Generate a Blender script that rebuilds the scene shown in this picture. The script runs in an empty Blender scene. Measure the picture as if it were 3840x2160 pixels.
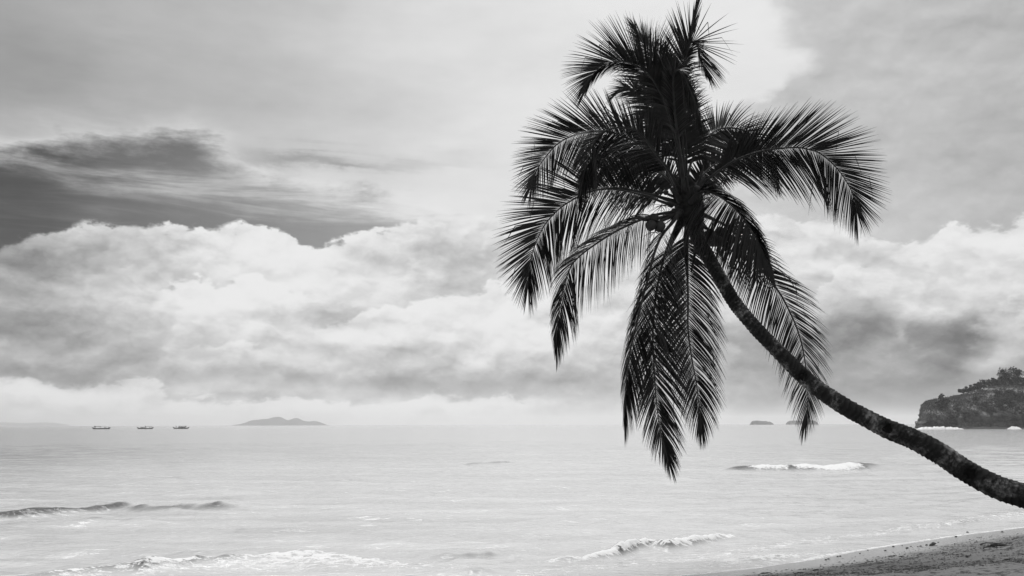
import bpy, bmesh, math, random
import numpy as np
from mathutils import Vector, Matrix, noise as mnoise

random.seed(7); np.random.seed(7)
R = math.radians
scene = bpy.context.scene
COL = scene.collection

# ------------------------------------------------------------------ camera
F_PX = 3733.0                       # focal length in photograph pixels (35 mm on 36 mm)
CAM_Z = 2.0
PITCH = math.atan(512.0 / F_PX)
ROLL = -0.0024
cam_data = bpy.data.cameras.new("camera")
cam_data.lens = 35.0; cam_data.sensor_width = 36.0
cam_data.clip_start = 0.1; cam_data.clip_end = 80000
cam = bpy.data.objects.new("camera", cam_data); COL.objects.link(cam)
CROT = Matrix.Rotation(R(90) + PITCH, 3, 'X') @ Matrix.Rotation(ROLL, 3, 'Z')
cam.matrix_world = Matrix.Translation((0, 0, CAM_Z)) @ CROT.to_4x4()
scene.camera = cam
CAMP = Vector((0, 0, CAM_Z))

def ray(px, py):
    return CROT @ Vector(((px - 1920) / F_PX, (1080 - py) / F_PX, -1.0))
def at(px, py, dist):               # a point of the place seen at a photo pixel, dist metres ahead
    d = ray(px, py); return CAMP + d * (dist / d.y)
def gp(px, py, z=0.0):              # where that sight line meets level z
    d = ray(px, py); return CAMP + d * ((z - CAM_Z) / d.z)
def ang(px, py):
    d = ray(px, py).normalized()
    return math.degrees(math.atan2(d.x, d.y)), math.degrees(math.asin(d.z))
def angd(x, y):                     # the same from coordinates of the 2576 px wide picture
    return ang(x * 3840 / 2576, y * 3840 / 2576)

# ------------------------------------------------------------------ view, cycles
scene.view_settings.view_transform = 'Standard'
scene.view_settings.look = 'None'
scene.view_settings.gamma = 1.0
scene.view_settings.exposure = 0.0
scene.cycles.volume_bounces = 2
scene.cycles.max_bounces = 3
scene.cycles.diffuse_bounces = 2
scene.cycles.glossy_bounces = 2
scene.cycles.transparent_max_bounces = 4

# ------------------------------------------------------------------ world: sky with cloud layers
SUN_EL, SUN_AZ = R(70), R(-14)      # azimuth from +Y (the view) towards +X
world = bpy.data.worlds.new("World"); scene.world = world; world.use_nodes = True
NT = world.node_tree; NT.nodes.clear()

class S:                            # a node socket with arithmetic
    tree = NT
    def __init__(s, sock): s.k = sock
    def __add__(a, b): return M('ADD', a, b)
    def __radd__(a, b): return M('ADD', a, b)
    def __sub__(a, b): return M('SUBTRACT', a, b)
    def __rsub__(a, b): return M('SUBTRACT', b, a)
    def __mul__(a, b): return M('MULTIPLY', a, b)
    def __rmul__(a, b): return M('MULTIPLY', a, b)
    def __truediv__(a, b): return M('DIVIDE', a, b)
def plug(sock, v):
    if isinstance(v, S): S.tree.links.new(v.k, sock)
    else: sock.default_value = v
def M(op, a, b=None, c=None, clamp=False):
    n = S.tree.nodes.new('ShaderNodeMath'); n.operation = op; n.use_clamp = clamp
    plug(n.inputs[0], a)
    if b is not None: plug(n.inputs[1], b)
    if c is not None: plug(n.inputs[2], c)
    return S(n.outputs[0])
def VM(op, a, b=None, c=None, out=0):
    n = S.tree.nodes.new('ShaderNodeVectorMath'); n.operation = op
    plug(n.inputs[0], a)
    if b is not None: plug(n.inputs[1], b)
    if c is not None: plug(n.inputs[2], c)
    return S(n.outputs[out])
def VEC(x, y, z=0.0):
    n = S.tree.nodes.new('ShaderNodeCombineXYZ')
    plug(n.inputs[0], x); plug(n.inputs[1], y); plug(n.inputs[2], z); return S(n.outputs[0])
def SEP(v):
    n = S.tree.nodes.new('ShaderNodeSeparateXYZ'); plug(n.inputs[0], v)
    return S(n.outputs[0]), S(n.outputs[1]), S(n.outputs[2])
def SM(x, a, b, lo=0.0, hi=1.0):    # smoothstep
    n = S.tree.nodes.new('ShaderNodeMapRange'); n.interpolation_type = 'SMOOTHSTEP'
    plug(n.inputs[0], x); plug(n.inputs[1], a); plug(n.inputs[2], b); plug(n.inputs[3], lo); plug(n.inputs[4], hi)
    return S(n.outputs[0])
def NOISE(v, scale, detail=6, rough=0.55, dist=0.0, color=False, dim='3D'):
    n = S.tree.nodes.new('ShaderNodeTexNoise'); n.noise_dimensions = dim
    plug(n.inputs['Vector'], v); n.inputs['Scale'].default_value = scale
    n.inputs['Detail'].default_value = detail; n.inputs['Roughness'].default_value = rough
    n.inputs['Distortion'].default_value = dist
    return S(n.outputs[1] if color else n.outputs[0])
def VORO(v, scale, detail=2, rough=0.5, smooth=0.6, feature='SMOOTH_F1'):
    n = S.tree.nodes.new('ShaderNodeTexVoronoi'); n.feature = feature
    plug(n.inputs['Vector'], v); n.inputs['Scale'].default_value = scale
    if 'Detail' in n.inputs: n.inputs['Detail'].default_value = detail; n.inputs['Roughness'].default_value = rough
    if 'Smoothness' in n.inputs: n.inputs['Smoothness'].default_value = smooth
    return S(n.outputs['Distance'])
def CURVE(x, pts, lo, hi, ylo, yhi):
    n = S.tree.nodes.new('ShaderNodeFloatCurve'); c = n.mapping.curves[0]
    pts = sorted(pts); P = [((a - lo) / (hi - lo), (b - ylo) / (yhi - ylo)) for a, b in pts]
    c.points[0].location = P[0]; c.points[1].location = P[-1]
    for p in P[1:-1]: c.points.new(*p)
    for p in c.points: p.handle_type = 'AUTO_CLAMPED'
    n.mapping.extend = 'HORIZONTAL'; n.mapping.update()
    plug(n.inputs['Value'], M('MULTIPLY_ADD', x, 1 / (hi - lo), -lo / (hi - lo), clamp=True))
    return M('MULTIPLY_ADD', S(n.outputs[0]), yhi - ylo, ylo)
def MIX(a, b, f):
    return a + (b - a) * f

tc = NT.nodes.new('ShaderNodeTexCoord'); DIR = S(tc.outputs['Generated'])
dx, dy, dz = SEP(DIR)
U = M('ARCTAN2', dx, dy) * 57.29578
V = M('ARCSINE', dz) * 57.29578
P = VM('MULTIPLY', DIR, (1.0, 1.0, 1.7))

# domain warp (degrees): large slow swirl + small billows
wl = NOISE(P, 8, 2, 0.5, color=True); wlx, wly, _ = SEP(VM('SUBTRACT', wl, (0.5, 0.5, 0.5)))
ws = NOISE(P, 26, 6, 0.66, color=True); wsv = VM('SUBTRACT', ws, (0.5, 0.5, 0.5)); wsx, wsy, _ = SEP(wsv)
U1 = U + wlx * 4.0 + wsx * 2.2
V1 = V + wly * 1.6 + wsy * 1.3

# cloud relief: puffs lit from above
Pw = VM('MULTIPLY_ADD', wsv, (0.022, 0.022, 0.016), P)
def relief(Q):
    return M('ABSOLUTE', NOISE(Q, 13, 4, 0.5) - 0.5) * -1.0
rel0 = relief(Pw)
rel1 = relief(VM('ADD', Pw, (-0.004, 0.0, 0.02)))
EMB = rel0 - rel1
Pf = VM('MULTIPLY_ADD', wsv, (0.03, 0.03, 0.024), P)
nf = NOISE(Pf, 30, 3, 0.55)
EMB = EMB + (nf - NOISE(VM('ADD', Pf, (-0.002, 0.0, 0.010)), 30, 3, 0.55)) * 0.42
fine = NOISE(VM('MULTIPLY', DIR, (1, 1, 2.6)), 24, 5, 0.6) - 0.5

def ucurve(pts, ylo, yhi, x=None):   # pts: (x in picture, value)
    return CURVE(U1 if x is None else x, [(-180, pts[0][1])] + [(angd(px, 600)[0], v) for px, v in pts] + [(180, pts[0][1])], -180, 180, ylo, yhi)
def ecurve(pts, x=None):             # pts: (x, y) in picture -> elevation as a function of azimuth
    q = [angd(*p) for p in pts]
    return CURVE(U1 if x is None else x, [(-180, q[0][1])] + q + [(180, q[-1][1])], -180, 180, 0, 40)

# A clear sky, seen as through a red filter: the Nishita sky's red channel
sky = NT.nodes.new('ShaderNodeTexSky'); sky.sky_type = 'NISHITA'; sky.sun_disc = False
sky.sun_elevation = SUN_EL; sky.sun_rotation = SUN_AZ
sky.altitude = 0; sky.air_density = 1.0; sky.dust_density = 1.6
ssep = NT.nodes.new('ShaderNodeSeparateColor'); NT.links.new(sky.outputs[0], ssep.inputs[0])
red = M('POWER', S(ssep.outputs[0]) * 0.10, 0.4545)
gA = red * 0.55 + 0.025 + ucurve([(0, -0.08), (250, 0.02), (500, 0.09), (800, 0.18), (1000, 0.24), (1300, 0.34), (2000, 0.3), (2576, 0.1)], -1, 1, U)
gA = gA + fine * 0.06
# wisps over the clear patch
wv = NOISE(VM('MULTIPLY', VEC(U + V * 1.2, V, 0.0), (0.07, 0.55, 1)), 1.0, 9, 0.62, 0.6)
gA = gA + SM(wv, 0.48, 0.80) * 0.16
lw = ecurve([(0, 395), (140, 418), (300, 448), (480, 470), (650, 492), (800, 505), (1000, 520)], U)
gA = gA + M('POWER', 2.718, M('MULTIPLY', M('POWER', M('ABSOLUTE', (V1 - lw) * 1.05), 2.0), -1.0)) * SM(wv, 0.36, 0.64) * 0.24

# B high sheet
eB = ecurve([(0, 418), (100, 400), (250, 392), (400, 374), (490, 368), (545, 392), (600, 432), (700, 470), (850, 500), (1000, 535), (1150, 590), (1300, 640), (2576, 640)], U + wsx * 1.6)
VB = V + wsy * 1.2 + (wv - 0.5) * 3.0
mB = SM(VB - eB + fine * 3.0, -0.7, 1.3)
gB = ucurve([(0, 0.62), (300, 0.655), (600, 0.715), (1000, 0.825), (1300, 0.87), (1600, 0.90), (1900, 0.90), (2576, 0.82)], 0, 1)
gB = gB + M('POWER', 2.718, M('ABSOLUTE', VB - eB - 0.9) * -1.0) * 0.17 * SM(U, -5.0, -25.0, 0.25, 1.0)
sh = NOISE(VM('MULTIPLY', DIR, (1, 1, 3.2)), 5.0, 6, 0.5)
gB = gB + (sh - 0.5) * 0.16 + fine * 0.05
for x, y, rx, ry, amt in [(760, 385, 130, 16, -.16), (880, 402, 70, 10, -.10), (1050, 410, 160, 14, -.06), (1150, 385, 60, 14, -.05), (350, 60, 500, 60, .04), (150, 200, 300, 80, -.03)]:
    a, b = angd(x, y); iu, iv = 1 / (rx * .0229), 1 / (ry * .0229)
    d = VM('MULTIPLY_ADD', VEC(U + wsx * 2.0, VB, 0.0), (iu, iv, 0), (-a * iu, -b * iv, 0))
    gB = M('MULTIPLY_ADD', M('POWER', 0.4, VM('DOT_PRODUCT', d, d, out=1)), amt, gB)
g = MIX(gA, gB, mB)

# C large grey cloud mass at the right
vC = M('MULTIPLY_ADD', V1, 1.0, 0.0)
q = [angd(1700, 470), angd(1800, 330), angd(1890, 262), angd(2035, 195), angd(2060, 128), angd(1990, 100), angd(1955, 30), angd(1950, -60)]
eC = CURVE(V1, [(-2, q[0][0])] + [(b, a) for a, b in q] + [(90, q[-1][0])], -2, 90, -30, 40)
mC = SM(U1 - eC + rel0 * 4.0 + nf * 1.6, -0.5, 1.7) * SM(U, 178.0, 150.0)
gC = ucurve([(1700, 0.82), (1900, 0.80), (2100, 0.755), (2300, 0.75), (2576, 0.71)], 0, 1) + EMB * 0.22 + fine * 0.035 + (sh - 0.5) * 0.1
g = MIX(g, gC, mC)

# D cumulus bank
eD = ecurve([(0, 628), (60, 604), (110, 584), (200, 568), (300, 574), (450, 580), (550, 568), (650, 578), (695, 586), (735, 574), (775, 602),
             (830, 616), (870, 604), (940, 574), (1020, 566), (1100, 560), (1300, 556), (1500, 560), (1800, 556), (1950, 545), (2100, 560),
             (2250, 612), (2330, 602), (2400, 566), (2470, 572), (2576, 548)], U + wsx * 2.2)
edgeD = V + wsy * 1.7 + wly * 0.5
mD = SM(eD - edgeD - rel0 * -3.2 - wsx * 0.9 + (nf - 0.5) * 1.1 + 0.3, -0.06, 0.30)
top = ucurve([(0, 0.68), (200, 0.755), (450, 0.80), (650, 0.87), (800, 0.87), (1000, 0.85), (1200, 0.85), (1500, 0.88), (1900, 0.87), (2200, 0.86), (2576, 0.89)], 0, 1)
bot = ucurve([(0, 0.84), (600, 0.86), (1100, 0.84), (1400, 0.79), (1600, 0.73), (1800, 0.64), (2000, 0.56), (2200, 0.50), (2576, 0.47)], 0, 1)
gD = MIX(bot, top, SM(V, 0.0, 9.0)) - SM(V, 0.6, 4.0) * SM(V, 9.0, 5.0) * 0.035
BL = [ # x, y, rx, ry, amount in the picture
 (60, 660, 130, 50, -.14), (330, 690, 150, 60, -.05), (110, 830, 240, 55, -.15), (640, 630, 110, 40, .06), (760, 640, 90, 40, .06), (330, 740, 130, 35, .05),
 (560, 760, 220, 55, .10), (380, 830, 150, 45, -.02), (810, 790, 170, 26, -.16), (760, 720, 160, 30, .06), (980, 640, 90, 40, -.04), (1160, 680, 110, 70, -.12),
 (1060, 770, 120, 36, .08), (960, 830, 130, 45, .08), (1040, 890, 110, 30, -.14), (800, 880, 120, 40, -.02), (1290, 790, 120, 70, .08), (1200, 860, 160, 50, .05), (650, 850, 190, 50, -.04),
 (180, 942, 180, 27, -.20), (60, 900, 120, 30, .04), (360, 900, 200, 30, -.06), (470, 915, 38, 18, .12), (620, 930, 200, 30, -.12), (690, 945, 28, 12, .10), (880, 960, 280, 30, -.10), (1180, 965, 300, 32, -.13), (620, 1000, 150, 9, -.12),
 (60, 990, 120, 24, .08), (200, 1000, 150, 18, .06), (400, 985, 120, 18, .05), (880, 1022, 170, 13, .06), (1150, 1020, 240, 14, .06), (480, 1020, 120, 16, .04),
 (1420, 840, 160, 80, .05), (1450, 960, 200, 40, -.08), (1500, 700, 200, 90, .03), (1870, 760, 110, 70, -.02), (2010, 690, 110, 60, .02), (1900, 900, 130, 50, -.09), (1920, 1010, 130, 30, -.05),
 (2130, 840, 110, 60, -.07), (2270, 870, 70, 50, -.04), (2268, 835, 14, 34, .10), (2060, 780, 60, 40, .06), (2330, 760, 110, 34, .10), (2400, 840, 60, 30, -.12),
 (2250, 900, 75, 30, .13), (2200, 960, 160, 40, -.03), (2400, 900, 60, 50, -.10), (2500, 920, 90, 40, .08), (2120, 1010, 200, 24, -.02), (2360, 990, 140, 40, -.02), (2420, 590, 110, 34, .06), (2300, 680, 110, 40, .0),
]
UV1 = VEC(U1, V1, 0.0)
acc = None
for x, y, rx, ry, amt in BL:
    if abs(amt) < .045: continue
    a, b = angd(x, y); k = 0.0229
    iu, iv = 1 / (rx * k), 1 / (ry * k)
    d = VM('MULTIPLY_ADD', UV1, (iu, iv, 0), (-a * iu, -b * iv, 0))
    e = M('POWER', 0.4, VM('DOT_PRODUCT', d, d, out=1))
    acc = e * amt if acc is None else M('MULTIPLY_ADD', e, amt, acc)
gD = gD + acc * 1.05
# tops of nearer banks standing in front of the farther ones: crisp bright edge, fading below
def front(pts, amp, width, dark=0.0, soft=0.26):
    global gD
    x0, x1 = angd(pts[0][0], 800)[0], angd(pts[-1][0], 800)[0]
    e = ecurve(pts, U + wsx * 2.4) - (V + wsy * 1.9) + rel0 * 2.0 + (nf - 0.5) * 1.6 + 0.2
    win = SM(U1, x0, x0 + 2.5) * SM(U1, x1, x1 - 2.5)
    body = SM(e, -0.1 - soft * 0.3, soft) * M('POWER', 2.718, M('MAXIMUM', e, 0.0) * (-1 / width)) * amp
    if dark: body = body - SM(e, -0.9, -0.02) * SM(e, 0.2, -0.02) * dark
    gD = gD + body * win
front([(360, 790), (389, 751), (422, 723), (500, 707), (572, 710), (617, 696), (645, 701), (760, 735), (850, 790)], .09, 1.6, .05)
front([(780, 840), (822, 818), (889, 801), (1028, 762), (1078, 757), (1156, 740), (1250, 724), (1400, 715)], .09, 1.6, .05)
front([(420, 940), (444, 924), (478, 901), (511, 912), (522, 885), (556, 865), (611, 862), (690, 890)], .07, .9, .03)
front([(-200, 940), (0, 925), (50, 935), (100, 965), (220, 970), (330, 962), (430, 972), (500, 1000), (700, 1000), (800, 1012), (950, 1012), (1100, 1004), (1250, 1002), (1400, 1010)], .11, .9, .04)
front([(1960, 830), (2000, 800), (2060, 772), (2150, 752), (2215, 735), (2247, 757), (2289, 798), (2358, 822), (2414, 797), (2455, 756), (2520, 745)], -.19, 3.2, 0.0, 1.5)
front([(1980, 770), (2039, 748), (2073, 698), (2108, 682), (2150, 668), (2205, 655), (2260, 690), (2300, 740)], .05, .9, .04)
front([(2380, 960), (2407, 925), (2441, 850), (2455, 808), (2497, 772), (2576, 748), (2700, 740), (3000, 740)], .15, 2.6, 0.0, .7)
gD = gD + EMB * SM(V, 0.2, 5.0, 0.8, 1.0) * 0.6 + fine * 0.11
# thin bright rim where the bank stands against the sky
gD = gD + SM(eD - edgeD, 1.3, 0.0) * SM(U, 2.0, -12.0) * 0.05
g = MIX(g, gD, mD)
g = M('SMOOTH_MIN', M('MAXIMUM', g, 0.22), 0.925, 0.12)
lin = M('POWER', g, 2.2)
bg = NT.nodes.new('ShaderNodeBackground'); plug(bg.inputs['Color'], VEC(lin, lin, lin)); bg.inputs['Strength'].default_value = 1.0
wo = NT.nodes.new('ShaderNodeOutputWorld'); NT.links.new(bg.outputs[0], wo.inputs[0])
world.cycles.sampling_method = 'MANUAL'; world.cycles.sample_map_resolution = 512

# ------------------------------------------------------------------ sun, veiled by cloud
sd = bpy.data.lights.new("sun", 'SUN'); sd.energy = 2.4; sd.angle = R(30); sd.color = (1, 1, 1)
sun = bpy.data.objects.new("sun", sd); COL.objects.link(sun)
sv = Vector((math.sin(SUN_AZ) * math.cos(SUN_EL), math.cos(SUN_AZ) * math.cos(SUN_EL), math.sin(SUN_EL)))
sun.rotation_euler = sv.to_track_quat('Z', 'Y').to_euler()
sun.location = (0, 0, 40)

# ------------------------------------------------------------------ helpers
def tag(o, label=None, cat=None, group=None, kind=None):
    if label: o['label'] = label
    if cat: o['category'] = cat
    if group: o['group'] = group
    if kind: o['kind'] = kind
    return o
def empty(name, loc):
    o = bpy.data.objects.new(name, None); o.empty_display_size = 0.2; COL.objects.link(o); o.location = loc
    return o
def mesh_obj(name, verts, faces, mat, parent=None, smooth=True):
    me = bpy.data.meshes.new(name); me.from_pydata([tuple(v) for v in verts], [], faces)
    return link_mesh(name, me, mat, parent, smooth)
def link_mesh(name, me, mat, parent=None, smooth=True):
    if smooth: me.polygons.foreach_set('use_smooth', [True] * len(me.polygons))
    if mat: me.materials.append(mat)
    me.update()
    o = bpy.data.objects.new(name, me); COL.objects.link(o)
    if parent:
        o.parent = parent           # vertices are in place coordinates: undo the Empty's own offset
        if parent.type == 'EMPTY': o.matrix_parent_inverse = Matrix.Translation(parent.location).inverted()
    return o
def grid_mesh(name, X, Y, Z, mat, attrs=None):
    n, m = X.shape
    co = np.stack([X, Y, Z], -1).reshape(-1, 3).astype(np.float32)
    i = np.arange(n * m).reshape(n, m)
    q = np.stack([i[:-1, :-1], i[:-1, 1:], i[1:, 1:], i[1:, :-1]], -1).reshape(-1, 4)
    me = bpy.data.meshes.new(name)
    me.vertices.add(len(co)); me.vertices.foreach_set('co', co.ravel())
    me.loops.add(q.size); me.loops.foreach_set('vertex_index', q.ravel().astype(np.int32))
    me.polygons.add(len(q)); me.polygons.foreach_set('loop_start', np.arange(0, q.size, 4, dtype=np.int32))
    me.polygons.foreach_set('loop_total', np.full(len(q), 4, dtype=np.int32))
    me.update(calc_edges=True)
    for k, v in (attrs or {}).items():
        a = me.attributes.new(k, 'FLOAT', 'POINT'); a.data.foreach_set('value', v.ravel().astype(np.float32))
    return link_mesh(name, me, mat)
def crom(pts, n):                    # Catmull-Rom through rows of numbers
    P_ = np.array(pts, float); P_ = np.vstack([2 * P_[0] - P_[1], P_, 2 * P_[-1] - P_[-2]])
    seg = np.linalg.norm(np.diff(P_[1:-1, :2], axis=0), axis=1) + 1e-6
    cum = np.concatenate([[0], np.cumsum(seg)]); out = []
    for s in np.linspace(0, cum[-1] * 0.99999, n):
        k = min(int(np.searchsorted(cum, s, 'right')) - 1, len(seg) - 1); t = (s - cum[k]) / seg[k]
        a, b, c, d = P_[k], P_[k + 1], P_[k + 2], P_[k + 3]
        out.append(0.5 * ((2 * b) + (c - a) * t + (2 * a - 5 * b + 4 * c - d) * t * t + (3 * b - a - 3 * c + d) * t ** 3))
    return np.array(out)
def cru(pts, n):                     # the same, evenly by control point
    P_ = np.array(pts, float); Q = np.vstack([2 * P_[0] - P_[1], P_, 2 * P_[-1] - P_[-2]]); out = []
    for x in np.linspace(0, len(P_) - 1.00001, n):
        k = int(x); t = x - k; a, b, c, d = Q[k:k + 4]
        out.append(0.5 * ((2 * b) + (c - a) * t + (2 * a - 5 * b + 4 * c - d) * t * t + (3 * b - a - 3 * c + d) * t ** 3))
    return np.array(out)
def tube(path, radii, seg=10, cap=True, squash=1.0):
    vs, fs = [], []; N = len(path)
    ref = Vector((0.31, -0.9, 0.2))
    for i in range(N):
        p = Vector(path[i]); t = Vector(path[min(i + 1, N - 1)]) - Vector(path[max(i - 1, 0)]); t.normalize()
        a = (ref - t * ref.dot(t)).normalized(); b = t.cross(a); ref = a
        for j in range(seg):
            th = 2 * math.pi * j / seg; r = radii[i] if not callable(radii) else radii(i, th)
            vs.append(p + a * (math.cos(th) * r) + b * (math.sin(th) * r * squash))
    for i in range(N - 1):
        for j in range(seg):
            k = (j + 1) % seg
            fs.append((i * seg + j, i * seg + k, (i + 1) * seg + k, (i + 1) * seg + j))
    if cap:
        fs.append(tuple(range(seg - 1, -1, -1))); fs.append(tuple((N - 1) * seg + j for j in range(seg)))
    return vs, fs

# ------------------------------------------------------------------ materials
def new_mat(name):
    m = bpy.data.materials.new(name); m.use_nodes = True; t = m.node_tree; S.tree = t
    p = t.nodes['Principled BSDF']; p.inputs['IOR'].default_value = 1.45
    return m, t, p
def grey(v): return VEC(v, v, v)
def objco():
    n = S.tree.nodes.new('ShaderNodeTexCoord'); return S(n.outputs['Object'])
def bump(p, h, strength=0.5, dist=0.02):
    n = S.tree.nodes.new('ShaderNodeBump'); n.inputs['Strength'].default_value = strength
    n.inputs['Distance'].default_value = dist; plug(n.inputs['Height'], h); S.tree.links.new(n.outputs[0], p.inputs['Normal'])
    return n
def attr(name):
    n = S.tree.nodes.new('ShaderNodeAttribute'); n.attribute_name = name; return S(n.outputs['Fac'])
def simple(name, lo, hi, scale, rough=0.7, bscale=None, bs=0.3, bd=0.02, spec=0.3, detail=5):
    m, t, p = new_mat(name); co = objco()
    n = NOISE(co, scale, detail, 0.6); v = SM(n, 0.3, 0.7, lo, hi)
    plug(p.inputs['Base Color'], grey(v)); p.inputs['Roughness'].default_value = rough
    p.inputs['Specular IOR Level'].default_value = spec
    if bscale: bump(p, NOISE(co, bscale, 5, 0.6), bs, bd)
    return m

# water
def make_water():
    m, t, p = new_mat('sea_water'); co = objco()
    foam = attr('foam'); deep = attr('deep')
    st = VM('MULTIPLY', co, (0.42, 1.0, 1.0))
    n1 = NOISE(st, 0.9, 5, 0.55, 0.4); n2 = NOISE(VM('MULTIPLY', co, (0.6, 1.0, 1.0)), 5.0, 4, 0.6, 0.5); n3 = NOISE(st, 0.11, 4, 0.5)
    n4 = NOISE(VM('MULTIPLY', co, (0.45, 1.0, 1.0)), 2.3, 3, 0.6, 0.3)
    hgt = n1 * 0.36 + n2 * 0.22 + n4 * 0.46 + n3 * 0.35
    # foam lace
    wq = VM('ADD', co, VM('MULTIPLY', NOISE(co, 2.2, 4, 0.6, color=True), (0.55, 0.4, 0.0)))
    lace = VORO(VM('MULTIPLY', wq, (1.0, 1.7, 1.0)), 3.4, 2, 0.6, feature='DISTANCE_TO_EDGE')
    fleck = NOISE(VM('MULTIPLY', co, (1.0, 1.9, 1.0)), 7.0, 6, 0.7)
    f = foam * 1.45 - lace * 3.0 + (fleck - 0.5) * 1.9 - 0.20
    fm = SM(f, 0.12, 0.34)
    tone = NOISE(VM('MULTIPLY', co, (0.035, 0.14, 1.0)), 1.0, 5, 0.55)
    tone2 = NOISE(VM('MULTIPLY', co, (0.16, 0.9, 1.0)), 1.0, 6, 0.62)
    base = MIX(MIX(0.65 + (tone - 0.5) * 0.14 + (tone2 - 0.5) * 0.46, 0.12, deep), 0.10, SM(attr('face_dark'), 0.025, 0.16))  # wave faces darkened in colour, standing in for weaker reflection and thicker water
    base = MIX(base, 0.85, fm)
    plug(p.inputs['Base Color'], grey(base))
    plug(p.inputs['Roughness'], MIX(0.10, 0.7, fm))
    p.inputs['IOR'].default_value = 1.34; p.inputs['Specular IOR Level'].default_value = 0.5
    bump(p, hgt + foam * fleck * 0.10, 0.55, 0.35)
    return m
def make_sand():
    m, t, p = new_mat('beach_sand'); co = objco(); dry = attr('shore')
    n1 = NOISE(co, 1.6, 6, 0.65); n2 = NOISE(co, 38, 4, 0.7); n3 = NOISE(VM('MULTIPLY', VEC(*SEP(co)), (1.0, 1.0, 1.0)), 9, 6, 0.75)
    c = SM(n3, 0.40, 0.66)
    drym = SM(dry + (n1 - 0.5) * 1.1, 0.75, 1.55)
    litter = SM(n3 + (n1 - 0.5) * 0.5, 0.50, 0.60) * drym
    v = MIX(0.31, 0.20 + (n2 - 0.5) * 0.22, drym)
    v = MIX(v, 0.035, litter * 0.85)
    plug(p.inputs['Base Color'], grey(v))
    plug(p.inputs['Roughness'], MIX(0.22, 0.9, drym)); p.inputs['Specular IOR Level'].default_value = 0.4
    bump(p, (n1 * 0.5 + n3 * 0.6 + n2 * 0.2) * MIX(0.05, 1.0, drym), 0.8, 0.07)
    return m
def make_leaf(name, lo, hi, ro=.5, sp=.22):
    m, t, p = new_mat(name); co = objco(); n = NOISE(co, 5.0, 3, 0.6)
    plug(p.inputs['Base Color'], grey(SM(n, 0.3, 0.7, lo, hi)))
    p.inputs['Roughness'].default_value = ro; p.inputs['Specular IOR Level'].default_value = sp
    return m
def make_trunk():
    m, t, p = new_mat('palm_bark'); co = objco()
    n = NOISE(co, 2.6, 7, 0.7); n2 = NOISE(co, 22, 5, 0.7)
    patch = SM(n, 0.48, 0.66)
    ring = attr('ring')
    v = MIX(0.026, 0.36, patch * SM(n2, 0.3, 0.62)) * MIX(0.55, 1.0, ring)
    plug(p.inputs['Base Color'], grey(v)); p.inputs['Roughness'].default_value = 0.85; p.inputs['Specular IOR Level'].default_value = 0.15
    bump(p, n2 * 0.6 + n * 0.4, 0.9, 0.03)
    return m
def make_rock():
    m, t, p = new_mat('headland_rock'); co = objco(); gr = attr('grass')
    n = NOISE(co, 0.16, 7, 0.65); n2 = NOISE(VM('MULTIPLY', co, (1, 1, 2.6)), 0.5, 7, 0.7)
    st = NOISE(VM('MULTIPLY', VEC(SEP(co)[0] + SEP(co)[2] * -1.1, SEP(co)[1], SEP(co)[2] + SEP(co)[0] * 0.5), (0.5, 0.5, 1.6)), 0.16, 6, 0.6)
    vs_ = NOISE(VM('MULTIPLY', co, (1.0, 1.0, 0.22)), 0.45, 6, 0.65)
    rock = SM(n2 * 0.5 + vs_ * 0.5, 0.36, 0.66, 0.010, 0.13)
    gs = SM(n * 0.5 + st * 0.5, 0.40, 0.60, 0.03, 0.40)
    v = MIX(rock, gs, SM(gr + (n - 0.5) * 0.9, 0.25, 0.5))
    plug(p.inputs['Base Color'], grey(v)); p.inputs['Roughness'].default_value = 0.95; p.inputs['Specular IOR Level'].default_value = 0.1
    bump(p, n2 * 0.7 + st * 0.5, 1.0, 2.2)
    return m
MW = make_water(); MS = make_sand()
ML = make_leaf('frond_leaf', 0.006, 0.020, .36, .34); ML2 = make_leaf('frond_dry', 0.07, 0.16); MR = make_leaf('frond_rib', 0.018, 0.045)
MT = make_trunk(); MK = make_rock()
MN = simple('coconut_husk', 0.02, 0.045, 6, 0.6, 14, 0.3, 0.01)
MSP = simple('spathe_wood', 0.02, 0.05, 9, 0.7, 30, 0.3, 0.01)
MF = simple('crown_fibre', 0.012, 0.04, 14, 0.9, 40, 0.8, 0.02, 0.1)
MH = simple('notch_shade', 0.008, 0.02, 20, 0.95, 40, 0.8, 0.02, 0.05)
MBU = make_leaf('bush_leaf', 0.03, 0.09); MBD = make_leaf('tree_leaf', 0.012, 0.045)
MG = make_leaf('grass_blade', 0.06, 0.26)
MI = simple('island_scrub', 0.03, 0.07, 0.01, 0.95, None, spec=0.05)
MHULL = simple('hull_paint', 0.012, 0.03, 1.0, 0.6); MCAN = simple('canopy_cloth', 0.02, 0.05, 1.0, 0.8); MPALE = simple('pale_tarp', 0.55, 0.75, 1.0, 0.8)
MCL = simple('dark_cloth', 0.015, 0.04, 4.0, 0.9)
MST = simple('stone', 0.03, 0.10, 14, 0.8, 40, 0.5, 0.01); MTW = simple('driftwood', 0.03, 0.09, 10, 0.85, 40, 0.5, 0.01)
MWD = simple('branch_wood', 0.03, 0.06, 2, 0.9)

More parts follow.
